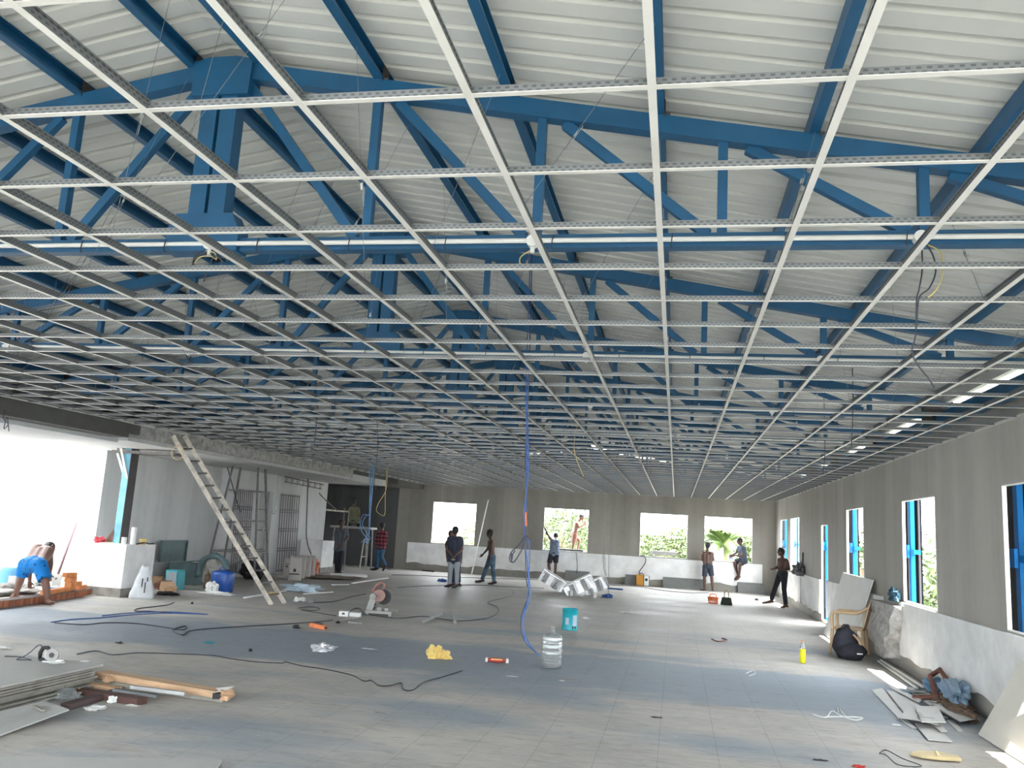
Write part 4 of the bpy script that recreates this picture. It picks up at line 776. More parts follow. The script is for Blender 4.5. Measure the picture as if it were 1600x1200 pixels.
# ---------------------------------------------------------------- hanging cables
def bundle(name, label, paths, r, m, group=None):
    p0 = V(paths[0][0]); t = root(name, p0, label, 'cable', group)
    for q in paths: MB().tube(spline(q, 6), r, 5).build('strand', m[0] if len(m) == 1 else m[paths.index(q) % len(m)], t, smooth=True)
    return t
Yc = 8.03
def C8(L, dx=0, Y=Yc): return [at(a+dx, b, Y) for a, b in L]
bundle('cable_bundle', 'long bundle of blue and black cables hanging in mid room almost to the floor', [C8([(829, 385), (826, 480), (822, 600), (823, 700), (822, 780), (820, 840), (824, 880), (828, 930), (819, 960), (818, 985), (826, 1005), (842, 1024)]),
    C8([(831, 385), (829, 500), (825, 620), (821, 720), (824, 800), (821, 840), (822, 900), (825, 930), (815, 960), (814, 985), (822, 1005), (838, 1020)]), C8([(828, 540), (824, 640), (826, 730), (819, 800), (821, 838), (827, 850), (826, 900), (823, 940), (817, 965), (820, 1000), (833, 1015)])], .0058, [M_cbl, M_cdk, M_cbl])
bundle('cable_loop', 'dark cable loop knotted to the hanging blue bundle', [C8([(820, 838), (812, 850), (800, 862), (796, 872), (799, 878), (801, 866), (797, 868)]), C8([(821, 840), (817, 855), (808, 872), (801, 879), (799, 870), (805, 860)]), C8([(818, 836), (824, 838), (818, 841), (824, 843)])], .0062, [M_cdk, M_cdk, M_cdk])
tag(MB().tube(C8([(821.6, 800), (822, 822)]), .011, 8).build('tape_band', M_cor, smooth=True), 'orange tape wrapped round the hanging blue cables', 'tape')
Yb = 21.24
def CB(L, Y=Yb):
    q = [at(a, b, Y) for a, b in L]; return [V((q[0].x, Y, ZB+.03))] + q if q[0].z < 3.4 else q
bundle('cable_bundle', 'light blue cable coil hanging before the dark far wall', [CB([(577, 735), (578, 760), (579, 800), (576, 805), (568, 804), (563, 815), (565, 830), (574, 842), (576, 848)]), CB([(583, 735), (581, 765), (578, 800), (572, 806), (566, 818), (572, 832), (578, 842), (570, 848)]),
    CB([(578, 770), (577, 810), (575, 835), (563, 848)]), CB([(579, 800), (576, 838), (568, 843), (575, 850)])], .011, [mat('light_blue_cable', (.14, .30, .52), .5)])
bundle('cable_bundle', 'yellow and grey cable loop right of the light blue coil', [CB([(606, 730), (603, 765), (592, 785), (588, 797), (593, 803), (601, 804), (602, 775), (604, 735)])], .010, [M_cye])
wire(CB([(588, 625), (590, 700), (584, 760)], 11.34), .006, M_cdk, 'drop_cable', 'dark drop cable left of the mid hall', 'cable')
wire(CB([(905, 650), (897, 690), (900, 715), (912, 745)], 14.64), .01, M_cye, 'drop_cable', 'short yellow cable curling down in the middle of the ceiling grid', 'cable')
wire(CB([(953, 720), (952, 800), (951, 900), (950, 935)], 17.94), .006, M_wire, 'drop_cable', 'thin grey cable hanging to the floor beside the foil bundles', 'cable')
wire(CB([(942, 740), (943, 830), (947, 900)], 21.24), .006, M_wire, 'drop_cable', 'thin wire hanging left of the grey floor cable', 'cable')
wire(CB([(496, 640), (490, 700), (487, 696), (486, 704), (490, 702)], 11.34), .009, M_cdk, 'drop_cable', 'dark cable ending in a small loop under the left grid', 'cable')
Y4 = 4.73
for k, (L, m, lab) in enumerate((([(1440, 378), (1441, 420), (1436, 452), (1432, 470), (1431, 520), (1425, 550), (1434, 570), (1450, 590), (1460, 605)], M_cdk, 'dark cable hanging from the right junction box of the first truss'), ([(1446, 380), (1458, 400), (1462, 425), (1452, 450), (1436, 466), (1432, 510)], M_cdk, 'looping black cable beside the right junction box'),
    ([(1448, 382), (1470, 395), (1473, 425), (1465, 450), (1450, 465)], M_cye, 'olive cable curling right of the first truss junction box'), ([(318, 392), (305, 400), (301, 415), (308, 402), (325, 395), (345, 405), (350, 412), (335, 400), (318, 440)], M_cdk, 'tangled dark wires under the left junction box'), ([(322, 392), (335, 395), (338, 405), (328, 400), (312, 402), (304, 412)], M_cye, 'yellow tangled wire under the left junction box'),
    ([(832, 390), (815, 400), (812, 410), (818, 416)], M_cye, 'short yellow wire beside the middle junction box'))): wire([at(a, b, Y4) for a, b in L], .0042, m, 'hanging_cable', lab, 'cable')
for k, (L, lab) in enumerate((([(1332, 575), (1333, 640), (1330, 700)], 'thin cable hanging before the right wall windows'), ([(1287, 600), (1289, 700), (1286, 740)], 'thin cable hanging left of the right wall'),)): wire([at(a, b, 9+k*3) for a, b in L], .005, M_cdk, 'hanging_cable', lab, 'cable')
for k, (px, py, Y, lab) in enumerate(((295, 545, 8.03, 'left junction box of the second truss'), (240, 615, 11.34, 'left junction box of the third truss'), (8, 640, 9.5, 'top left corner of the side opening'), (460, 590, 11.3, 'third truss at the left'))):
    if k == 2: Y = ax(px, py, -9.38).y
    if k == 3: Y = 11.34
    wire([at(px, py, Y), at(px-3, py+14, Y), at(px+5, py+22, Y), at(px-2, py+30, Y), at(px+3, py+12, Y), at(px+6, py+34, Y)], .006, M_cdk, 'tangled_wire', 'tangled wires hanging at the ' + lab, 'wire')
# ---------------------------------------------------------------- floor cables
FC = [([(120, 1022), (150, 1017), (175, 1023), (215, 1020), (260, 1021), (330, 1024), (360, 1029), (400, 1034), (440, 1036), (446, 1034), (470, 1040), (510, 1046), (550, 1055), (568, 1064), (580, 1063), (592, 1071), (610, 1071), (627, 1067), (630, 1077), (645, 1078), (662, 1066), (690, 1058), (722, 1048)], M_cdk, .006, 'long black cable snaking across the near floor'),
    ([(80, 972), (110, 968), (160, 965), (200, 961), (260, 958), (325, 960), (260, 956), (200, 958), (160, 962)], M_cbl, .008, 'blue doubled cable on the floor at the left'), ([(85, 973), (130, 976), (165, 973), (210, 974), (250, 979), (285, 984), (290, 978), (270, 984), (285, 992), (300, 985), (360, 980), (430, 976), (490, 972), (520, 969)], M_cdk, .008, 'black and blue cable running to the power strip'),
    ([(272, 941), (262, 945), (240, 948), (215, 951), (212, 955), (235, 955), (270, 958)], M_cdk, .008, 'dark cable before the turquoise can'), ([(480, 941), (520, 940), (550, 932), (572, 928)], M_cdk, .008, 'dark cable going to the orange chop saw'), ([(466, 950), (485, 948), (500, 951), (490, 954), (470, 953), (500, 958), (525, 962)], M_cdk, .008, 'looped cable left of the power strip'),
    ([(560, 960), (580, 961), (620, 966), (660, 963), (690, 967), (720, 970), (760, 966), (778, 957), (776, 948), (762, 941), (785, 935), (800, 930), (801, 924)], M_cdk, .008, 'cable looping across the floor right of the chop saw'), ([(612, 898), (650, 899), (720, 902), (780, 904), (840, 906)], M_cdk, .009, 'cable lying behind the man with clasped hands'),
    ([(620, 918), (680, 915), (740, 914), (800, 917), (850, 919)], M_cdk, .008, 'cable on the floor running toward the foil bundles'), ([(948, 914), (990, 916), (1040, 923), (1075, 926), (1108, 926)], M_cdk, .010, 'cable from the yellow machine to the last far window'), ([(548, 962), (546, 955), (560, 950), (566, 958), (552, 962)], M_cdk, .007, 'small cable loop behind the power strip'),
    ([(1374, 1177), (1385, 1172), (1410, 1185), (1440, 1197), (1404, 1195), (1385, 1180), (1374, 1177)], M_cdk, .004, 'black cord loop on the near floor at lower right'), ([(1270, 1116), (1290, 1121), (1300, 1111), (1312, 1117), (1335, 1125), (1348, 1122), (1330, 1120), (1290, 1120)], M_white, .006, 'white plastic strap tangled on the near floor'), ([(610, 890), (570, 881), (545, 878), (535, 885)], M_cdk, .01, 'cable lying between the recess and the plaid-shirted man'),
    ([(13, 1036), (22, 1038), (38, 1036), (36, 1032), (12, 1038)], M_cdk, .005, '')]
for L, m, r, lab in FC[:-1]: wire(fp(L, r), r, m, 'floor_cable', lab, 'cable', n=5)
for L, r, lab in (([(1310, 1113), (1309, 1104), (1315, 1112), (1322, 1120)], .005, 'white strap end curling up beside the strap tangle'), ([(1166, 1052), (1176, 1048), (1180, 1052), (1170, 1056)], .005, 'small white strap curl on the blue shade band of the floor'), ([(1112, 998), (1122, 1002), (1136, 1000), (1128, 997)], .01, 'rusty twisted wire on the far right floor')): wire(fp(L, r), r, M_white if 'white' in lab else M_rust, 'strap', lab, 'strap')
# ---------------------------------------------------------------- near left: stack of boards with saw
zt = .235; A_ = V((-5.52, 6.1, 0)); 
t = None
for k in range(9):
    z0 = .012 + k*.0248; dx = random.uniform(-.05, .03); dy = random.uniform(-.03, .05); th = .018
    m = M_edge if k < 8 else M_board
    y1 = 7.55+dy; x1 = -5.50+dx
    if k == 8: x1, y1 = -5.47, 7.62
    tag(MB().prism([(x1-.04, 5.1, z0), (x1, y1, z0), (x1-1.22, y1+.06, z0), (x1-1.26, 5.16, z0)], (0, 0, th)).build('cement_board', m), 'grey cement board, %s in the stack at the left edge' % ('topmost' if k == 8 else ORD[k] + ' from the bottom'), 'board', 'stacked cement boards')
for k, (x, y) in enumerate(((-5.9, 5.6), (-5.9, 7.2), (-6.5, 7.3))): tag(MB().box((x, y, .006), (.5, .08, .012)).build('batten', M_clay), 'thin batten under the board stack, %s' % ('near', 'far right', 'far left')[k], 'batten', 'battens under the stack')
t = root('circular_saw', fl(78, 1034, zt+.014), 'hand-held grinder saw with black handle lying on the board stack', 'power saw'); c = V(t.location); fx_ = RT.copy(); fx_.z = 0; fx_.normalize(); fy = V((-fx_.y, fx_.x, 0)); R = Matrix((fx_, fy, V((0, 0, 1)))).transposed()
q = lambda x, y, z: c + R @ V((x, y, z))
MB().tube([q(-.10, 0, .02), q(-.105, 0, .08), q(-.085, 0, .125), q(-.04, 0, .13), q(-.01, 0, .10)], [.016, .02, .02, .018, .022], 10).tube([q(-.10, 0, .02), q(-.06, 0, .012), q(-.02, 0, .012)], .018, 8).build('handle', M_black, t, smooth=True)
MB().cyl(q(-.045, 0, .055), q(.03, 0, .065), .038, .045).cyl(q(.0, .03, .06), q(.0, -.04, .06), .04).build('motor_housing', mat('silver_casting', (.62, .63, .62), .35, .4), t, smooth=True)
MB().cyl(q(.035, -.05, .07), q(.035, -.032, .07), .062, n=24).build('blade_guard', M_mach, t); MB().cyl(q(.035, -.058, .07), q(.035, -.05, .07), .024).build('arbor', M_brown, t)
MB().box(q(.03, 0, .008), (.16, .1, .012), m=R).build('base_plate', M_galv, t); MB().cyl(q(.0, 0, .10), q(.0, 0, .13), .012).build('knob', M_mach, t)
wire([q(-.085, 0, .125), q(-.12, .0, .15), q(-.17, .02, .12), q(-.22, .03, .07), q(-.27, .02, .03), q(-.31, -.02, .006), q(-.24, -.02, .006), q(-.18, .0, .006), q(-.25, .05, .006), q(-.35, .12, .006), q(-.5, .1, .006)], .0048, M_cdk, 'saw_cord', 'black power cord looping from the saw across the board stack', 'cord')
for k, (px, py, lab) in enumerate(((84, 1037, 'white paper scrap under the saw'), (94, 1036, 'white paper scrap right of the saw'), (132, 1034, 'white scrap on the far corner of the board stack'))): crumple('paper_scrap', fl(px, py, zt+.013), (.035, .03, .006), M_white, lab, 'paper', 40+k, .5)
# long plywood-faced box beam and profiles
t = root('plywood_box_beam', (-5.0, 7.5, 0), 'long pale plywood box beam lying beyond the board stack', 'timber'); a = V((-5.6, 7.78, 0)); b = V((-4.2, 7.62, 0))
MB().beam(a+V((0, 0, .1)), b+V((0, 0, .07)), .14, .06).build('casing', M_wood, t); MB().beam(a+V((0, -.02, .035)), b+V((.08, 0, .03)), .13, .05).build('core_sheet', M_edge, t)
p = b+V((.04, 0, .1)); MB().add([p+V((-.14, .06, .0)), p+V((.06, .1, .03)), p+V((.02, -.06, .0)), p+V((-.1, -.09, -.01))], [(0, 1, 2, 3)]).build('torn_wrapper', M_white, t); MB().box(p+V((-.03, -.03, -.04)), (.1, .1, .05), .4).build('dark_end', M_black, t); MB().ell(p+V((.05, -.02, -.03)), (.06, .07, .04), nz=.5, seed=3).build('torn_paper', M_wood, t)
for k, (a, b, w_, h_, m, lab) in enumerate((((128, 1068), (185, 1078), .09, .05, M_wood, 'short plywood offcut beside the board stack'), ((125, 1080), (222, 1096), .12, .06, mat('reddish_wood', (.09, .045, .038), .7), 'dark reddish wooden box section under the profiles'), ((102, 1104), (180, 1082), .1, .05, mat('dark_reddish_tube', (.09, .06, .06), .6), 'dark brown tube slanting toward the board stack'))):
    tag(MB().beam(fl(*a, h_/2+.002), fl(*b, h_/2+.002), w_, h_).build('offcut', m, bevel=.004), lab, 'offcut', 'offcuts by the board stack')
tag(MB().beam(fl(205, 1073, .115), fl(289, 1084, .09), .035, .03).build('metal_channel', M_galv), 'shiny perforated metal channel resting on the plywood beam', 'channel')
tag(MB().beam(fl(178, 1078, .075), fl(246, 1088, .045), .05, .03).build('metal_channel', M_web), 'grey metal channel crossing the offcuts, nearest the camera', 'channel')
for k, (px, py, r_, m, lab) in enumerate(((142, 1110, (.055, .04, .012), M_white, 'white crumpled paper left of the offcuts'), (152, 1107, (.07, .05, .012), M_white, 'larger torn white paper before the offcuts'), (176, 1098, (.04, .03, .03), M_white, 'crumpled white tissue against the offcuts'), (207, 1103, (.06, .035, .006), M_white, 'flat white sheet at the end of the offcuts'), (100, 1092, (.07, .05, .05), M_clear, 'clear plastic crumple on the board scraps'), (115, 1092, (.06, .05, .04), M_clear, 'second clear plastic crumple beside the stack'), (168, 1066, (.04, .035, .03), M_wood, 'crumpled brown paper on the plywood offcut'), (124, 1086, (.04, .03, .03), M_yel, 'yellow and black wrapper by the offcuts'), (174, 1127, (.045, .02, .003), M_mach, 'thin grey flake on the near floor'))):
    crumple('paper_scrap', fl(px, py, .001 if k != 6 else .06), r_, m, lab, 'scrap', 50+k, .5)
tag(MB().prism([fl(-30, 1148, .02), fl(0, 1148, .02), fl(108, 1108, .09), fl(70, 1095, .09), fl(-30, 1118, .1)], (0, 0, -.012)).build('loose_board', M_board), 'loose grey board leaning on the near side of the stack', 'board'); tag(MB().beam(fl(54, 1103, .1), fl(68, 1110, .1), .03, .012).build('board_strip', M_edge), 'small grey strip on the loose board', 'strip')
tag(MB().prism([fl(-60, 1180, .045), fl(347, 1187, .045), fl(325, 1215, .045), fl(-60, 1240, .045)], (0, 0, -.02)).build('loose_board', M_board), 'grey board cut off by the bottom left edge of the picture', 'board')
# ---------------------------------------------------------------- middle floor
t = root('chop_saw', fl(592, 961), 'chop saw with orange handle and raised black wheel on the mid floor', 'chop saw'); c = V(t.location); q = lambda x, y, z: c + R @ V((x, y, z))
MB().box(q(.0, 0, .06), (.5, .26, .05), m=R).box(q(-.2, 0, .02), (.06, .28, .04), m=R).box(q(.22, 0, .02), (.06, .28, .04), m=R).build('base', M_mach, t, bevel=.006)
MB().box(q(.0, -.02, .11), (.08, .03, .07), m=R).box(q(.14, 0, .11), (.07, .1, .06), m=R).tube([q(.14, 0, .1), q(.34, 0, .1)], .014, 8).cyl(q(.33, 0, .06), q(.33, 0, .16), .01).build('vice', M_mach, t)
MB().prism([q(-.25, .03, .08), q(-.13, .03, .08), q(-.06, .03, .32), q(-.16, .03, .4), q(-.22, .03, .2)], -fy*.06).build('pivot_arm', M_mach, t); MB().tube([q(-.12, 0, .1), q(-.08, 0, .13), q(-.13, 0, .16), q(-.08, 0, .19)], .02, 6).build('spring', M_black, t)
MB().cyl(q(-.02, -.05, .36), q(-.02, .04, .36), .115, n=20).build('wheel_guard', mat('pinkish_guard', (.36, .20, .17), .5), t); MB().cyl(q(.06, .03, .33), q(.06, .045, .33), .14, n=24).build('cutting_wheel', M_black, t); MB().cyl(q(-.12, -.06, .34), q(-.12, -.15, .34), .06, n=16).build('motor', M_mach, t)
MB().tube([q(-.16, 0, .42), q(-.1, 0, .54), q(.0, 0, .6), q(.06, 0, .57), q(.04, 0, .48)], .02, 8).build('handle', M_pink, t, smooth=True)
t = root('power_strip', fl(546, 963), 'white power strip boxes with cables on the mid floor', 'power strip'); c = V(t.location); q = lambda x, y, z: c + R @ V((x, y, z))
MB().box(q(-.1, 0, .045), (.17, .16, .09), m=R).build('socket_box', M_white, t, bevel=.006); MB().box(q(.1, .04, .035), (.2, .12, .07), m=R).build('socket_box', M_white, t, bevel=.006); MB().box(q(-.1, -.082, .05), (.05, .004, .03), m=R).build('socket', M_black, t)
t = root('hollow_orange_tube', fl(500, 980), 'short orange rectangular tube on the mid floor', 'tube'); a, b = fl(486, 976, .04), fl(509, 981, .04)
MB().beam(a, b, .07, .06).build('tube', mat('orange_paint', (.75, .22, .08), .5), t); d_ = (b-a).normalized(); MB().beam(b, b+d_*.004, .05, .04).build('hollow_end_shade', M_black, t)  # solid tube; black patch stands for the unlit inside at its end
for k, (a, b, w_, h_, m, lab) in enumerate((((491, 973), (502, 975), .05, .03, M_cdk, 'dark bar behind the orange tube'), ((545, 972), (564, 974), .05, .03, M_mach, 'short grey channel before the chop saw'), ((530, 971), (576, 961), .02, .008, M_galv, 'thin bright rail running under the chop saw'), ((662, 971), (690, 959), .05, .04, M_mach, 'left grey profile on the mid floor'), ((711, 972), (708, 961), .05, .05, M_mach, 'right grey profile on the mid floor'),
    ((550, 911), (606, 903), .05, .03, M_white, 'long white plastic trim piece on the floor'), ((518, 913.5), (545, 913.5), .04, .02, M_white, 'short white trim piece on the floor'), ((474, 928), (520, 925), .03, .02, M_white, 'white trim piece beside the pale bag'), ((381, 934), (447, 923), .04, .03, M_white, 'white pipe lying behind the ladder foot'), ((660, 891), (678, 893), .06, .04, M_brown, 'dark offcut near the far wall'), ((948, 919), (973, 921), .05, .05, M_cbl, 'dark blue pipe right of the foil bundles'), ((972, 921), (958, 920), .04, .04, M_tee, 'second blue pipe piece')))[:11] if False else enumerate((((491, 973), (502, 975), .05, .03, M_cdk, 'dark bar behind the orange tube'), ((545, 972), (564, 974), .05, .03, M_mach, 'short grey channel before the chop saw'), ((530, 971), (576, 961), .02, .008, M_galv, 'thin bright rail running under the chop saw'), ((662, 971), (690, 959), .05, .04, M_mach, 'left grey profile on the mid floor'), ((711, 972), (708, 961), .05, .05, M_mach, 'right grey profile on the mid floor'),
    ((550, 911), (606, 903), .05, .03, M_white, 'long white plastic trim piece on the floor'), ((518, 913.5), (545, 913.5), .04, .02, M_white, 'short white trim piece on the floor'), ((474, 928), (520, 925), .03, .02, M_white, 'white trim piece beside the pale bag'), ((381, 934), (447, 923), .04, .03, M_white, 'white pipe lying behind the ladder foot'), ((660, 891), (678, 893), .06, .04, M_brown, 'dark offcut near the far wall'), ((948, 919), (973, 921), .05, .05, M_cbl, 'dark blue pipe right of the foil bundles'))):
    tag(MB().beam(fl(*a, h_/2+.001), fl(*b, h_/2+.001), w_, h_).build('profile_piece', m), lab, 'profile', 'loose profiles on the floor')
for k, (px, py, r_, m, lab) in enumerate(((504, 1017, (.15, .1, .05), M_foil, 'crumpled silver wrapper on the near-mid floor'), (430, 930, (.14, .07, .03), M_yel, 'orange-yellow wrapper behind the ladder foot'), (464, 940, (.06, .05, .05), M_white, 'white plug piece right of the ladder foot'), (473, 940, (.05, .05, .05), M_white, 'second white plug piece'), (484, 942, (.09, .06, .05), M_mach, 'grey trowel-like piece at the end of the cable'), (462, 982, (.05, .04, .03), M_cdk, 'small dark block left of the orange tube'), (528, 974, (.03, .03, .02), M_black, 'tiny black cube before the power strip'), (575, 1014, (.09, .02, .004), M_white, 'white dust smear strip on the blue floor'), (691, 909, (.12, .09, .05), M_cbl, 'folded blue cloth left of the pale trousers'),
    (949, 934, (.13, .12, .06), M_cbl, 'blue rag before the foil bundle'), (915, 967, (.07, .05, .02), M_white, 'two white scraps right of the turquoise tin'), (981, 958, (.18, .04, .015), M_white, 'long white scrap in the middle of the far floor'), (800, 1057, (.06, .02, .003), M_white, 'white paint flake before the water jug'), (878, 1064, (.03, .02, .004), M_white, 'white ring scrap near the water jug'), (1182, 938, (.05, .04, .03), M_brown, 'small dark lump near the striding man'), (1401, 1133, (.04, .03, .004), M_white, 'small white paper square near the tile pile'), (1342, 1199, (.05, .03, .01), M_redp, 'red and white packet at the bottom edge'), (1282, 1188, (.05, .02, .004), M_brown, 'dark twig on the near floor'), (300, 944, (.02, .02, .02), M_brown, 'small dark lump on the left floor'), (186, 1005, (.05, .02, .01), M_brown, 'brown splinter on the left floor'), (327, 1005, (.07, .04, .01), M_teal, 'teal scrap on the left floor'), (391, 1018, (.02, .015, .02), M_black, 'black cap on the left floor'), (5, 1013, (.08, .04, .01), M_white, 'white paper at the left edge beyond the stack'), (594, 1114, (.05, .02, .003), M_mach, 'grey flake on the near floor'), (1026, 1121, (.05, .02, .003), M_brown, 'brown stain chip on the near floor'))):
    crumple('floor_scrap', fl(px, py, .001), r_, m, lab, 'scrap', 70+k, .55, group='small scraps on the floor')
# yellow bag, red packet, water jug, paint tin, bottle
t = root('yellow_bag', fl(684, 1029), 'crumpled yellow plastic bag on the blue shade band of the floor', 'bag'); c = V(t.location); q = lambda x, y, z: c + R @ V((x, y, z))
MB().ell(q(-.04, 0, .06), (.11, .09, .115), nz=.45, seed=21, n=26, m=18, fl=.002).build('bag', M_yel, t); MB().ell(q(.09, 0, .035), (.07, .06, .065), nz=.6, seed=23, n=22, m=14, fl=.002).build('fold', M_yel, t)
t = root('red_packet', fl(776, 1035), 'flat red food packet with white ends on the floor', 'packet'); c = V(t.location); q = lambda x, y, z: c + R @ V((x, y, z))
MB().ell(q(0, 0, .028), (.135, .05, .03), R, 18, 8, nz=.1, seed=2, fl=.002).build('packet', M_redp, t, smooth=True); MB().box(q(-.135, 0, .03), (.03, .08, .045), m=R).box(q(.14, 0, .03), (.035, .08, .05), m=R).build('crimped_end', M_white, t); MB().box(q(0, -.045, .045), (.15, .012, .012), m=R).build('print', M_yel, t)
t = root('water_jug', fl(861, 1043), 'clear empty twenty-litre water jug with a long neck', 'water jug'); c = V(t.location); pr = [(.115, 0), (.132, .012), (.134, .06)]
for k in range(4): z = .08+k*.075; pr += [(.136, z), (.122, z+.012), (.122, z+.022), (.136, z+.036)]
pr += [(.135, .37), (.12, .40), (.06, .425), (.031, .435), (.029, .50), (.033, .505), (.033, .52), (.026, .52), (.025, .44), (.055, .42), (.115, .395), (.13, .36), (.13, .03), (.11, .006)]
MB().lathe(c+V((0, 0, .002)), pr, 40).build('bottle', mat('hazy_clear_plastic', (.88, .91, .91), .2, trans=.78, var=.02), t, smooth=True)
t = root('paint_tin', fl(890, 984), 'turquoise paint tin with pale labels standing open on the floor', 'paint tin'); c = V(t.location); MB().lathe(c, [(.14, 0), (.145, .01), (.142, .02), (.142, .36), (.148, .37), (.142, .375), (.138, .37), (.138, .03)], 28).build('can', M_tq, t, smooth=True)
for a0, a1, z0, z1, m, nm in ((-2.05, -1.6, .1, .22, M_lab, 'label'), (-1.1, -.45, .08, .27, M_lab, 'label'), (-1.15, -.95, .03, .08, M_print, 'print'), (-.8, -.6, .03, .08, M_print, 'print')):
    m_ = MB(); n_ = 6; vv = []
    for i in range(n_+1): a = a0+(a1-a0)*i/n_; vv += [c+V((.1445*math.cos(a), .1445*math.sin(a), z0)), c+V((.1445*math.cos(a), .1445*math.sin(a), z1))]
    m_.add(vv, [[2*i, 2*i+2, 2*i+3, 2*i+1] for i in range(n_)]).build(nm, m, t)
t = root('drink_bottle', fl(1254, 1036), 'clear soft drink bottle with lime-yellow drink, red cap', 'bottle'); c = V(t.location)
MB().lathe(c, [(.038, 0), (.046, .02), (.046, .2), (.043, .21), (.04, .21)], 20).build('drink_and_label', M_bright, t, smooth=True); MB().lathe(c+V((0, 0, .21)), [(.043, 0), (.045, .03), (.03, .07), (.014, .095), (.014, .11)], 20).build('shoulder', M_clear, t, smooth=True); MB().cyl(c+V((0, 0, .31)), c+V((0, 0, .33)), .016).build('cap', M_org, t)
# foil wrapped bundles
def foil(px, py, a, pitch, L, lab, seed):
    c = fl(px, py) + V((0, 0, .26)); R_ = Matrix.Rotation(a, 3, 'Z') @ Matrix.Rotation(pitch, 3, 'Y'); t = root('foil_bundle', (c.x, c.y, 0), lab, 'bundle', 'foil wrapped profile bundles'); h = .17
    mb = MB(); nx = 12; vs = []
    for i in range(nx+1):
        u = i/nx-.5; wd = .15+.03*math.sin(i*1.3+seed)
        for (y, z) in ((-1, -1), (1, -1), (1.15, .9), (-1.15, .9)): vs.append(c + R_ @ V((u*L, y*wd*(1+.1*noise.noise(V((i, y*3, seed)))), z*h*(1+.15*noise.noise(V((i*.7, z*3, seed)))))))
    mb.add(vs, [[4*i+k, 4*i+(k+1) % 4, 4*(i+1)+(k+1) % 4, 4*(i+1)+k] for i in range(nx) for k in range(4)] + [[3, 2, 1, 0], [4*nx, 4*nx+1, 4*nx+2, 4*nx+3]]); mb.build('wrapper', M_foil, t)
    for k in range(5): MB().beam(c + R_ @ V((-L*.5, -.12+.06*k, h+.02)), c + R_ @ V((L*.5, -.12+.06*k, h+.02)), .018, .03).build('profile', M_white, t)
    for k in range(5): MB().box(c + R_ @ V((L*.5+.006, -.12+.055*k, 0)), (.012, .02, .34), m=R_).build('end_flap', M_white, t)
    z = (R_ @ V((L*.35, 0, -h))).z
foil(866, 924, .15, .5, .9, 'left foil-wrapped bundle of profiles, tilted to the right', 1); foil(905, 931, .1, -.5, .85, 'middle foil-wrapped bundle crossing the left one', 2); foil(930, 930, .2, -.42, .7, 'right foil-wrapped bundle standing apart', 3)
for k, (px, py) in enumerate(((892, 931), (929, 934))): tag(MB().cyl(fl(px, py), fl(px, py)+V((0, 0, .14)), .045, n=14).build('paper_cup', M_white), 'white cup before the %s foil bundle' % ('middle', 'right')[k], 'cup', 'cups by the bundles')
# basket, black bag, machine
t = root('plastic_basket', fl(1114, 943), 'orange plastic basket with looped handles', 'basket'); c = V(t.location)
mb = MB()
for k in range(18): a = k*6.28318/18; mb.beam(c+V((.12*math.cos(a), .09*math.sin(a), .01)), c+V((.145*math.cos(a), .11*math.sin(a), .17)), .012, .012)
for z, r_ in ((.01, .12), (.09, .133), (.17, .146)): mb.tube([c+V((r_*math.cos(a*.349), r_*.76*math.sin(a*.349), z)) for a in range(19)], .012, 5)
mb.build('lattice', M_org, t); MB().lathe(c+V((0, 0, .1)), [(.135, 0), (.145, .06), (.14, .06)], 18).build('rim', M_org, t)
for s in (-1, 1): MB().tube(spline([c+V((-.09, s*.08, .17)), c+V((-.07, s*.05, .25)), c+V((.07, s*.05, .25)), c+V((.09, s*.08, .17))]), .011, 6).build('handle', M_org, t)
t = root('shopping_bag', fl(1135, 945), 'black trapezoid bag with yellow-striped handles beside the orange basket', 'bag'); c = V(t.location)
MB().prism([c+V((-.16, -.06, 0)), c+V((.16, -.06, 0)), c+V((.12, -.06, .2)), c+V((-.12, -.06, .2))], (0, .13, 0)).build('body', mat('black_green_weave', (.025, .035, .025), .8), t, bevel=.01)
for s in (-1, 1): MB().tube(spline([c+V((-.06, s*.05, .2)), c+V((-.04, s*.03, .38)), c+V((.04, s*.03, .38)), c+V((.06, s*.05, .2))]), .012, 6).build('handle', M_cream if s < 0 else M_black, t)
t = root('welding_machine', fl(1004, 915.5), 'orange and white boxed machine with a hose up to the sill', 'machine'); c = V(t.location); MB().box(c+V((-.09, 0, .2)), (.26, .3, .36)).build('case', M_weld, t, bevel=.012); MB().box(c+V((.13, -.02, .19)), (.16, .28, .34)).build('front_panel', M_pvc, t, bevel=.01)
MB().cyl(c+V((.13, -.165, .23)), c+V((.13, -.17, .23)), .05).build('dial', M_black, t); MB().tube([c+V((-.12, 0, .38)), c+V((-.1, 0, .43)), c+V((.0, 0, .43)), c+V((.02, 0, .38))], .012, 6).build('handle', M_brown, t)
wire([c+V((-.1, 0, .42)), at(999, 893, 30.5), at(1008, 880, 30.55), at(1008, 871, 30.55), at(1000, 867, 30.6)], .022, M_rusty, 'hose', 'grey hose arching from the machine up over the white parapet', 'hose')
wire([at(900, 862, 30.6), at(902, 885, 30.6), at(899, 905, 30.6)], .012, M_cdk, 'wall_cable', 'dark cable hanging down the parapet under the second far window', 'cable'); wire([at(942, 865, 30.62), at(944, 890, 30.6), at(948, 898, 30.55)], .008, M_cdk, 'wall_cable', 'thin cable hanging over the parapet between the middle windows', 'cable')
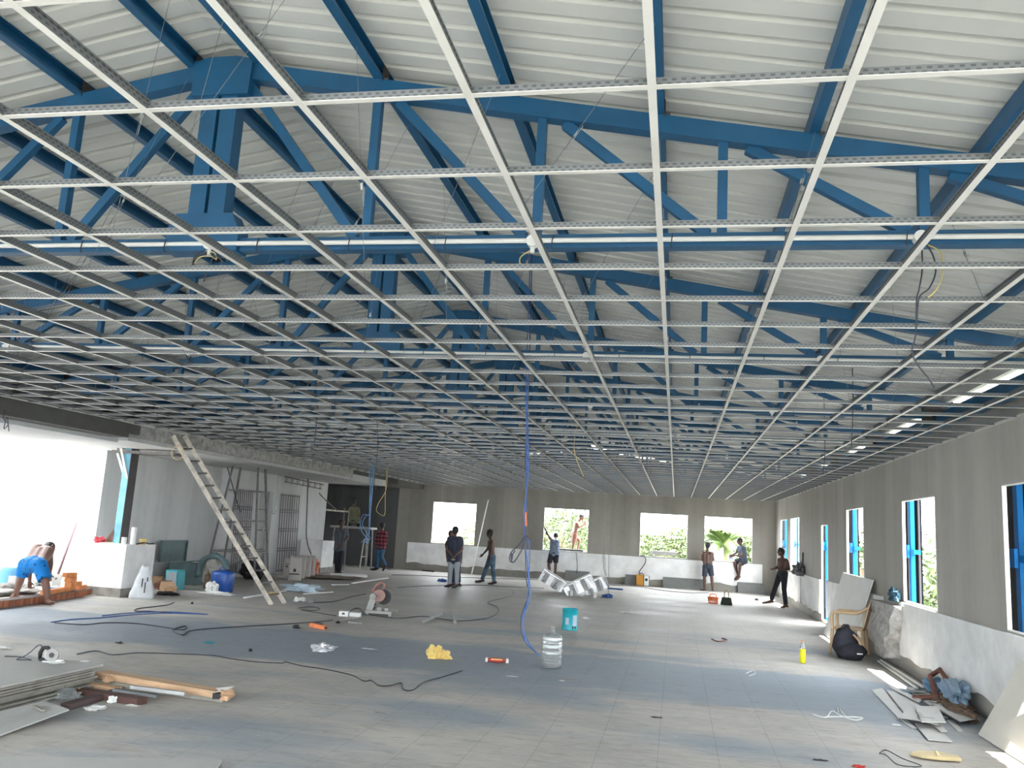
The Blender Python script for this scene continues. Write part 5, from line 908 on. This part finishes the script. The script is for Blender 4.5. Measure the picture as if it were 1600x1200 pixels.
# boards leaning on the foot of the far wall
for k, (a, b, y1, lab) in enumerate(((883, 921, 892, 'grey board leaning behind the foil bundles'), (977, 986, 899, 'narrow grey board left of the orange machine'), (985, 1015, 900, 'grey board behind the orange machine'), (1036, 1046, 903, 'narrow grey board at the left of the long row'), (1045, 1100, 904, 'long grey board left of the man at the window'), (1153, 1195, 912, 'thick grey board under the sitting man, at the right'))):
    p, q_ = at(a, y1, 30.55), at(b, y1, 30.55); tag(MB().prism([(p.x, 30.5, 0), (q_.x, 30.5, 0), (q_.x, 30.62, .36), (p.x, 30.62, .36)], (0, .018, 0)).build('leaning_board', mat('slate_board', (.20, .205, .20), .8)), lab, 'board', 'boards along the far wall')
tag(MB().box((at(893, 856, 31.1)).to_tuple()[:2] + (1.07,), (.9, .3, .07)).build('sill_plank', M_brown), 'dark plank on the outer sill of the second far window', 'plank')
tag(MB().box((at(1037, 868, 31.3)).to_tuple()[:2] + (1.16,), (1.0, .25, .14)).build('sill_plank', M_mach), 'grey plank on the ledge outside the third far window', 'plank')
tag(MB().box(at(1142, 872.5, 30.8) + V((0, 0, .05)), (.16, .14, .2)).build('paint_bucket', M_lab), 'pale blue bucket held on the sill by the sitting man', 'bucket')
t = root('white_pole', (-7.3, 30.4, 0), 'thin white pole leaning on the far wall beside the walking man', 'pole'); _p = at(737, 893, 30.25); _p.z = 0; MB().tube([_p, at(763, 781, 30.6)], .022, 8).build('pole', M_pvc, t)
# ---------------------------------------------------------------- right side
t = root('leaning_board', (3.2, 16.5, 0), 'large white sheet leaning on the right wall behind the chair', 'board'); y0, y1 = 15.75, 18.5
MB().prism([(2.98, y0, .01), (2.98, y1, .01), (3.33, y1-.2, 1.26), (3.33, y0-.15, 1.24)], (.012, 0, 0)).build('sheet', M_white, t)
t = root('leaning_board', (3.1, 8.8, 0), 'pale board leaning on the right wall at the lower right edge', 'board'); MB().prism([(3.0, 9.55, .01), (3.02, 7.4, .01), (3.33, 7.4, 1.0), (3.33, 9.3, .78)], (.012, 0, 0)).build('sheet', mat('cream_board', (.72, .69, .62), .8, var=.03), t); tag(MB().bb(3.0, 3.06, 8.2, 8.3, 0, .22).build('orange_packet', M_org), 'orange striped packet at the foot of the leaning pale board', 'packet')
# broken column stub
vs = []; mb = MB(); c = V((3.25, 15.15, 0))

for i in range(9):
    z = .14+.1*i; wd = .34+.42*min(1, max(0, (z-.15)/.6)); vs += [V((3.4-(.2+.05*math.sin(z*4))*(1 if k in (1, 2, 3) else 0)*(1+.3*noise.noise(V((k, z*6, 2)))) , 14.5+dy*wd*(1+.22*noise.noise(V((k*2.2, z*5, 7)))), z+.02*noise.noise(V((k, z, 3))))) for k, dy in enumerate((-1, -.97, 0, .97, 1))]
mb.add(vs, [[5*i+k, 5*i+k+1, 5*i+k+6, 5*i+k+5] for i in range(8) for k in range(4)] + [[0, 1, 2, 3, 4], [44, 43, 42, 41, 40], ] + [[5*i+4, 5*i, 5*i+5, 5*i+9] for i in range(8)]); tag(mb.build('column_stub', M_concrete), 'broken rough concrete lump breaking through the right parapet', 'column stub', kind=None)
tag(MB().box((3.14, 14.75, .8), (.03, .14, .1), .2).build('exposed_brick', mat('exposed_brick', (.45, .18, .14), .9)), 'reddish exposed brick in the broken concrete lump', 'brick') if False else None
crumple('blue_bag', (3.28, 14.0, 1.0), (.07, .16, .1), mat('teal_cloth', (.03, .09, .13), .7), 'dark teal bag on top of the right parapet', 'bag', 31, .5)
crumple('cloth_bundle', (3.3, 24.35, .93), (.14, .5, .2), mat('mottled_cloth', (.2, .2, .2), .9, var=.8, scale=9), 'dark mottled cloth bundle on the parapet behind the striding man', 'cloth', 33, .45)
wire([(3.3, 24.0, 1.0), (3.33, 23.9, 1.3), (3.36, 24.0, 1.55)], .02, M_cdk, 'cable_end', 'dark cable rising from the cloth bundle', 'cable')
# chair
t = root('plastic_chair', (2.9, 15.6, 0), 'beige plastic armchair behind the black backpack', 'chair'); c = V((2.92, 15.45, 0)); Rz = Matrix.Rotation(-1.9, 3, 'Z'); q = lambda x, y, z: c + Rz @ V((x, y, z))
for x, y in ((-.24, -.24), (.24, -.24), (-.2, .22), (.2, .22)): MB().tube([q(x*1.15, y*1.15, 0), q(x, y, .42)], [.022, .028], 8).build('leg', M_beige, t, smooth=True)
MB().box(q(0, 0, .43), (.46, .46, .035), m=Rz).build('seat', M_beige, t, bevel=.012)
MB().prism([q(-.22, .22, .45), q(.22, .22, .45), q(.24, .33, .86), q(.1, .34, .9), q(-.1, .34, .9), q(-.24, .33, .86)], (Rz @ V((0, .02, 0)))).build('backrest', M_beige, t, bevel=.006)
for s in (-1, 1): MB().tube(spline([q(s*.26, -.24, .42), q(s*.27, -.24, .66), q(s*.28, -.1, .69), q(s*.27, .15, .7), q(s*.24, .31, .8)]), .025, 8).build('armrest', M_beige, t, smooth=True)
# backpack
t = root('backpack', fl(1327, 1031), 'black backpack on the floor by the plastic chair', 'backpack'); c = V(t.location); q = lambda x, y, z: c + R @ V((x, y, z))
MB().ell(q(-.02, .1, .24), (.2, .15, .26), R, 22, 16, nz=.1, seed=4, fl=.004).build('main_compartment', M_navy, t, smooth=True); MB().ell(q(.04, -.03, .13), (.22, .14, .14), R, 22, 14, nz=.1, seed=7, fl=.004).build('front_pocket', M_navy, t, smooth=True)
MB().tube(spline([q(.06, -.02, .4), q(.14, -.06, .3), q(.16, -.06, .2)]), .018, 6).build('strap', M_wood, t); MB().tube([q(-.08, .1, .48), q(-.05, .1, .53), q(.03, .1, .53), q(.05, .1, .48)], .012, 6).build('handle', M_black, t); MB().box(q(.1, -.172, .12), (.09, .006, .02), m=R).build('logo', M_white, t); MB().tube([q(-.14, -.08, .16), q(.0, -.14, .2), q(.16, -.13, .17)], .004, 4).build('zip', M_mach, t)
# white strips along the right parapet, pile of tiles and pipes
for k, dx in enumerate((0, .07)): tag(MB().beam((3.2+dx*.6, 14.7, .02+dx*.3), (3.12+dx, 12.2, .02+dx*.3), .04, .02).build('trim_strip', M_pvc), '%s long white trim strip lying along the right parapet' % ('left', 'right')[k], 'strip', 'white trim strips on the right')
rnd = random.Random(4)
tp = [((1362, 1078), (1378, 1075), (1422, 1120), (1404, 1122)), ((1385, 1078), (1420, 1085), (1445, 1110), (1412, 1112)), ((1405, 1120), (1420, 1103), (1462, 1108), (1452, 1128)), ((1425, 1122), (1428, 1112), (1465, 1123), (1466, 1132)), ((1430, 1130), (1462, 1134), (1488, 1158), (1450, 1155)), ((1430, 1103), (1465, 1103), (1478, 1128), (1440, 1127)),
      ((1442, 1095), (1452, 1093), (1505, 1122), (1495, 1124)), ((1455, 1100), (1475, 1098), (1525, 1122), (1500, 1127)), ((1480, 1125), (1490, 1125), (1505, 1142), (1496, 1142)), ((1405, 1121), (1415, 1123), (1432, 1137), (1424, 1137)), ((1460, 1134), (1470, 1132), (1480, 1142), (1470, 1142)), ((1388, 1072), (1396, 1072), (1440, 1093), (1436, 1097))]
tz = [.012, .034, .056, .078, .02, .1, .05, .065, .012, .01, .045, .058]
for k, (P4, z) in enumerate(zip(tp, tz)):
    tag(MB().prism([fl(a, b, z) for a, b in P4], (0, 0, -.010)).build('tile_offcut', mat('tile_offcut', (.56, .555, .53), .6, var=.05)), ['broad board at the left end of the offcut pile', 'large offcut lying on the leftmost board', 'offcut in the middle left of the pile', 'narrow offcut near the pile centre', 'lowest offcut sticking out toward the camera', 'topmost square offcut of the pile', 'long thin strip along the rear of the pile', 'second long strip at the rear right of the pile', 'thin offcut pair at the right of the pile', 'small strip under the left of the pile', 'small piece at the right of the lowest offcut', 'slim strip at the far left corner of the pile'][k], 'tile', 'grey board offcuts')
tag(MB().prism([fl(1432, 1112, .108), fl(1438, 1112, .108), fl(1444, 1120, .108), fl(1460, 1121, .108), fl(1460, 1123, .108), fl(1441, 1122, .108)], (0, 0, -.007)).build('tile_offcut', M_board), 'L-shaped slip on the topmost square offcut', 'tile', 'grey board offcuts')
tag(MB().tube([fl(1427, 1090, .06), fl(1502, 1088, .11)], .028, 10).build('brown_pipe', M_rust, smooth=True), 'long brown pipe lying over the rear of the pile', 'pipe', 'brown pipes')
tag(MB().tube([fl(1463, 1086, .08), (3.2, 11.9, .22), (3.28, 11.75, .33), (3.3, 11.6, .25)], .03, 10).build('brown_pipe', M_rust, smooth=True), 'bent brown pipe resting against the parapet', 'pipe', 'brown pipes')
crumple('blue_plastic', fl(1460, 1080, .03), (.12, .2, .09), mat('hazy_blue_plastic', (.13, .26, .42), .5), 'blue plastic rag at the end of the white trim strips', 'rag', 61, .4); crumple('blue_plastic', (3.2, 10.9, .07), (.11, .32, .14), mat('hazy_blue_plastic2', (.22, .32, .42), .5), 'larger blue-grey plastic bag against the parapet', 'bag', 62, .45)
tag(MB().beam(fl(1412, 1082, .04), fl(1422, 1085, .04), .06, .05).build('blue_block', mat('slate_blue_block', (.09, .19, .28), .5)), 'small blue block on the left part of the pile', 'block')
for k in range(26):
    p = V((rnd.uniform(2.85, 3.3), rnd.uniform(10.2, 11.6), rnd.uniform(.01, .1))); tag(MB().box(p, (rnd.uniform(.04, .12), rnd.uniform(.06, .2), .012), m=Matrix.Rotation(rnd.uniform(0, 3), 3, 'Z') @ Matrix.Rotation(rnd.uniform(-.4, .4), 3, 'X')).build('rubble_chip', M_mach), 'small grey chip in the rubble behind the brown pipe', 'chip', 'rubble chips behind the pipe')
crumple('rubble_heap', (3.16, 10.9, 0), (.15, .6, .07), M_clay, 'dark rubble heap against the right parapet', 'rubble', 65, .5)
t = root('sandal', (2.9, 7.2, 0), 'cream rubber slab lying in the cord loop at the lower right', 'slab'); c = fl(1463, 1184, .012); t.location = c
MB().prism([c+V(q_) for q_ in ((-.22, -.02, 0), (-.12, .10, 0), (.05, .12, 0), (.19, .05, 0), (.19, -.06, 0), (.0, -.1, 0), (-.14, -.09, 0))], (0, 0, .03)).build('slab', M_cream, t, bevel=.01); MB().beam(c+V((.0, -.08, .034)), c+V((.03, .1, .034)), .02, .006).build('ridge', M_yel, t)
t.name = 'rubber_slab'
